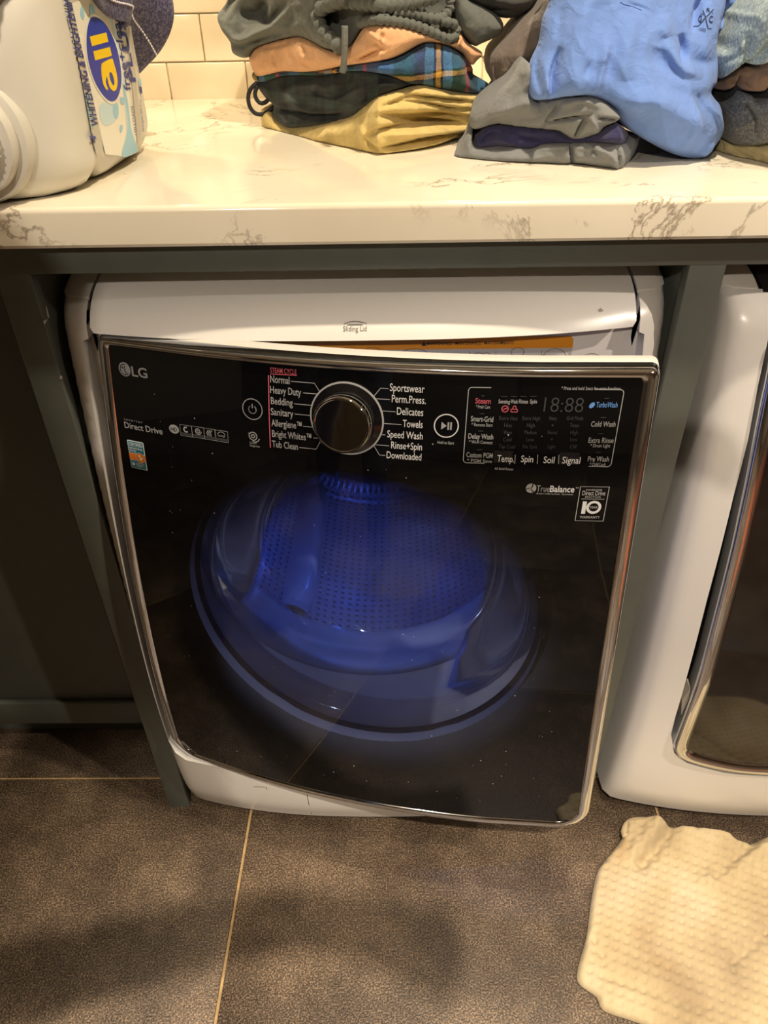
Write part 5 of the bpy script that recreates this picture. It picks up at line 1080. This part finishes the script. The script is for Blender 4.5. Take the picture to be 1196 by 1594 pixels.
# ================================================================== RUG BEHIND THE CAMERA (seen only in the chrome and glass)
def rug():
    t = NT('red_patterned_rug'); t.b.inputs['Roughness'].default_value = .95
    v = t.tex('ShaderNodeTexVoronoi', scale=11); v.inputs['Randomness'].default_value = .4
    r = t.ramp(v, 'Distance', [(.10, srgb(170, 110, 52)), (.26, srgb(120, 40, 30)), (.42, srgb(92, 28, 26)), (.58, srgb(150, 112, 70)), (.7, srgb(60, 40, 40))], 'CONSTANT'); t.link(r, 'Color', t.b, 'Base Color')
    n = t.tex(scale=400); t.bump(n, 'Fac', .5, .003)
    V, F = bevbox(.95, 2.9, -2.3, -.85, .0005, .012, .004); tag(mk('area_rug', V, F, t.m, None, True, angle=50), 'red and gold patterned rug on the dark tile floor opposite the machines', 'rug')
rug()

# ================================================================== ACROSS THE ROOM (reflected in the knob, the chrome and the glass)
tc = tag(empty('tall_cabinet', (-1.3, -3.3, 0)), 'tall grey-green pantry cabinet opposite the laundry machines', 'cabinet')
M_cab2 = plain('pantry_paint', srgb(120, 114, 98), .5, var=.05)
box('carcass', -2.5, -.10, -3.59, -3.07, 0, 2.2, M_cab2, tc, .003)
for i in range(3):
    x0 = -2.48+i*.795
    for z0, z1 in ((.08, .82), (.86, 2.17)):
        box('cabinet_door', x0, x0+.785, -3.07, -3.05, z0, z1, M_cab2, tc, .003)
        box('door_panel', x0+.09, x0+.695, -3.055, -3.046, z0+.09, z1-.09, M_cab2, tc, .004)
# the photographer, standing behind the phone
def person():
    J = {'pel': (-.62, -1.22, .95), 'wai': (-.61, -1.21, 1.08), 'che': (-.60, -1.18, 1.28), 'nek': (-.59, -1.16, 1.46), 'hea': (-.57, -1.12, 1.56), 'top': (-.565, -1.11, 1.68),
         'hl': (-.72, -1.22, .92), 'kl': (-.74, -1.19, .50), 'al': (-.75, -1.24, .09), 'tl': (-.76, -1.10, .035), 'hr': (-.52, -1.22, .92), 'kr': (-.50, -1.19, .50), 'ar': (-.50, -1.24, .09), 'tr': (-.49, -1.10, .035),
         'sl': (-.78, -1.19, 1.42), 'el': (-.84, -1.20, 1.13), 'wl': (-.82, -1.12, .90), 'pl': (-.81, -1.09, .81), 'sr': (-.43, -1.12, 1.42), 'er': (-.34, -.875, 1.23), 'wr': (-.045, -.838, 1.30), 'pr': (.035, -.850, 1.318)}
    R = {'pel': .15, 'wai': .13, 'che': .15, 'nek': .06, 'hea': .085, 'top': .07, 'hl': .085, 'kl': .06, 'al': .042, 'tl': .035, 'hr': .085, 'kr': .06, 'ar': .042, 'tr': .035, 'sl': .065, 'el': .042, 'wl': .028, 'pl': .030, 'sr': .065, 'er': .038, 'wr': .024, 'pr': .026}
    E_ = [('pel', 'wai'), ('wai', 'che'), ('che', 'nek'), ('nek', 'hea'), ('hea', 'top'), ('pel', 'hl'), ('hl', 'kl'), ('kl', 'al'), ('al', 'tl'), ('pel', 'hr'), ('hr', 'kr'), ('kr', 'ar'), ('ar', 'tr'), ('che', 'sl'), ('sl', 'el'), ('el', 'wl'), ('wl', 'pl'), ('che', 'sr'), ('sr', 'er'), ('er', 'wr'), ('wr', 'pr')]
    def fing(base, n0, pts):
        prev = base
        for k, p in enumerate(pts): nm = n0+str(k); J[nm] = p; R[nm] = .009; E_.append((prev, nm)); prev = nm
    for k in range(4):
        fing('pr', 'fr%d' % k, [(.065, -.850-.012*k, 1.332-.006*k), (.093, -.854-.012*k, 1.328-.008*k), (.113-.006*abs(k-1), -.862-.010*k, 1.316-.008*k)])
        fing('pl', 'fl%d' % k, [(-.805+.016*k-.02, -1.075, .755), (-.805+.016*k-.02, -1.062, .722), (-.805+.016*k-.02, -1.062, .700+.004*abs(k-1))])
    fing('pr', 'tr_', [(.027, -.872, 1.340), (.045, -.880, 1.352)]); fing('pl', 'tl_', [(-.77, -1.07, .80), (-.755, -1.05, .765)])
    K = list(J); me = bpy.data.meshes.new('person'); o0 = np.array([-.62, -1.2, 0])
    me.from_pydata([tuple(np.array(J[k])-o0) for k in K], [(K.index(a), K.index(b)) for a, b in E_], []); o = bpy.data.objects.new('person', me); COL.objects.link(o); o.location = o0
    md = o.modifiers.new('skin', 'SKIN'); sv = me.skin_vertices[0].data
    for i, k in enumerate(K): sv[i].radius = (R[k], R[k]); sv[i].use_root = (k == 'pel')
    o.modifiers.new('sub', 'SUBSURF').levels = 2; o.modifiers['sub'].render_levels = 2
    t = NT('person_surface'); sep = t.add('ShaderNodeSeparateXYZ'); geo = t.add('ShaderNodeNewGeometry'); t.link(geo, 'Position', sep, 'Vector')
    r = t.ramp(t.math('MULTIPLY', (sep, 'Z'), .5), 0, [(0, srgb(40, 36, 34)), (.05, srgb(44, 48, 66)), (.48, srgb(60, 60, 64)), (.735, srgb(176, 130, 106)), (.81, srgb(60, 44, 34))], 'CONSTANT'); t.link(r, 'Color', t.b, 'Base Color'); t.b.inputs['Roughness'].default_value = .8
    me.materials.append(t.m); dg = bpy.context.evaluated_depsgraph_get(); m2 = bpy.data.meshes.new_from_object(o.evaluated_get(dg)); m2.polygons.foreach_set('use_smooth', [True]*len(m2.polygons)); o.modifiers.clear(); o.data = m2
    tag(o, 'person in dark clothes standing on the tile floor with one arm held out', 'person')
person()
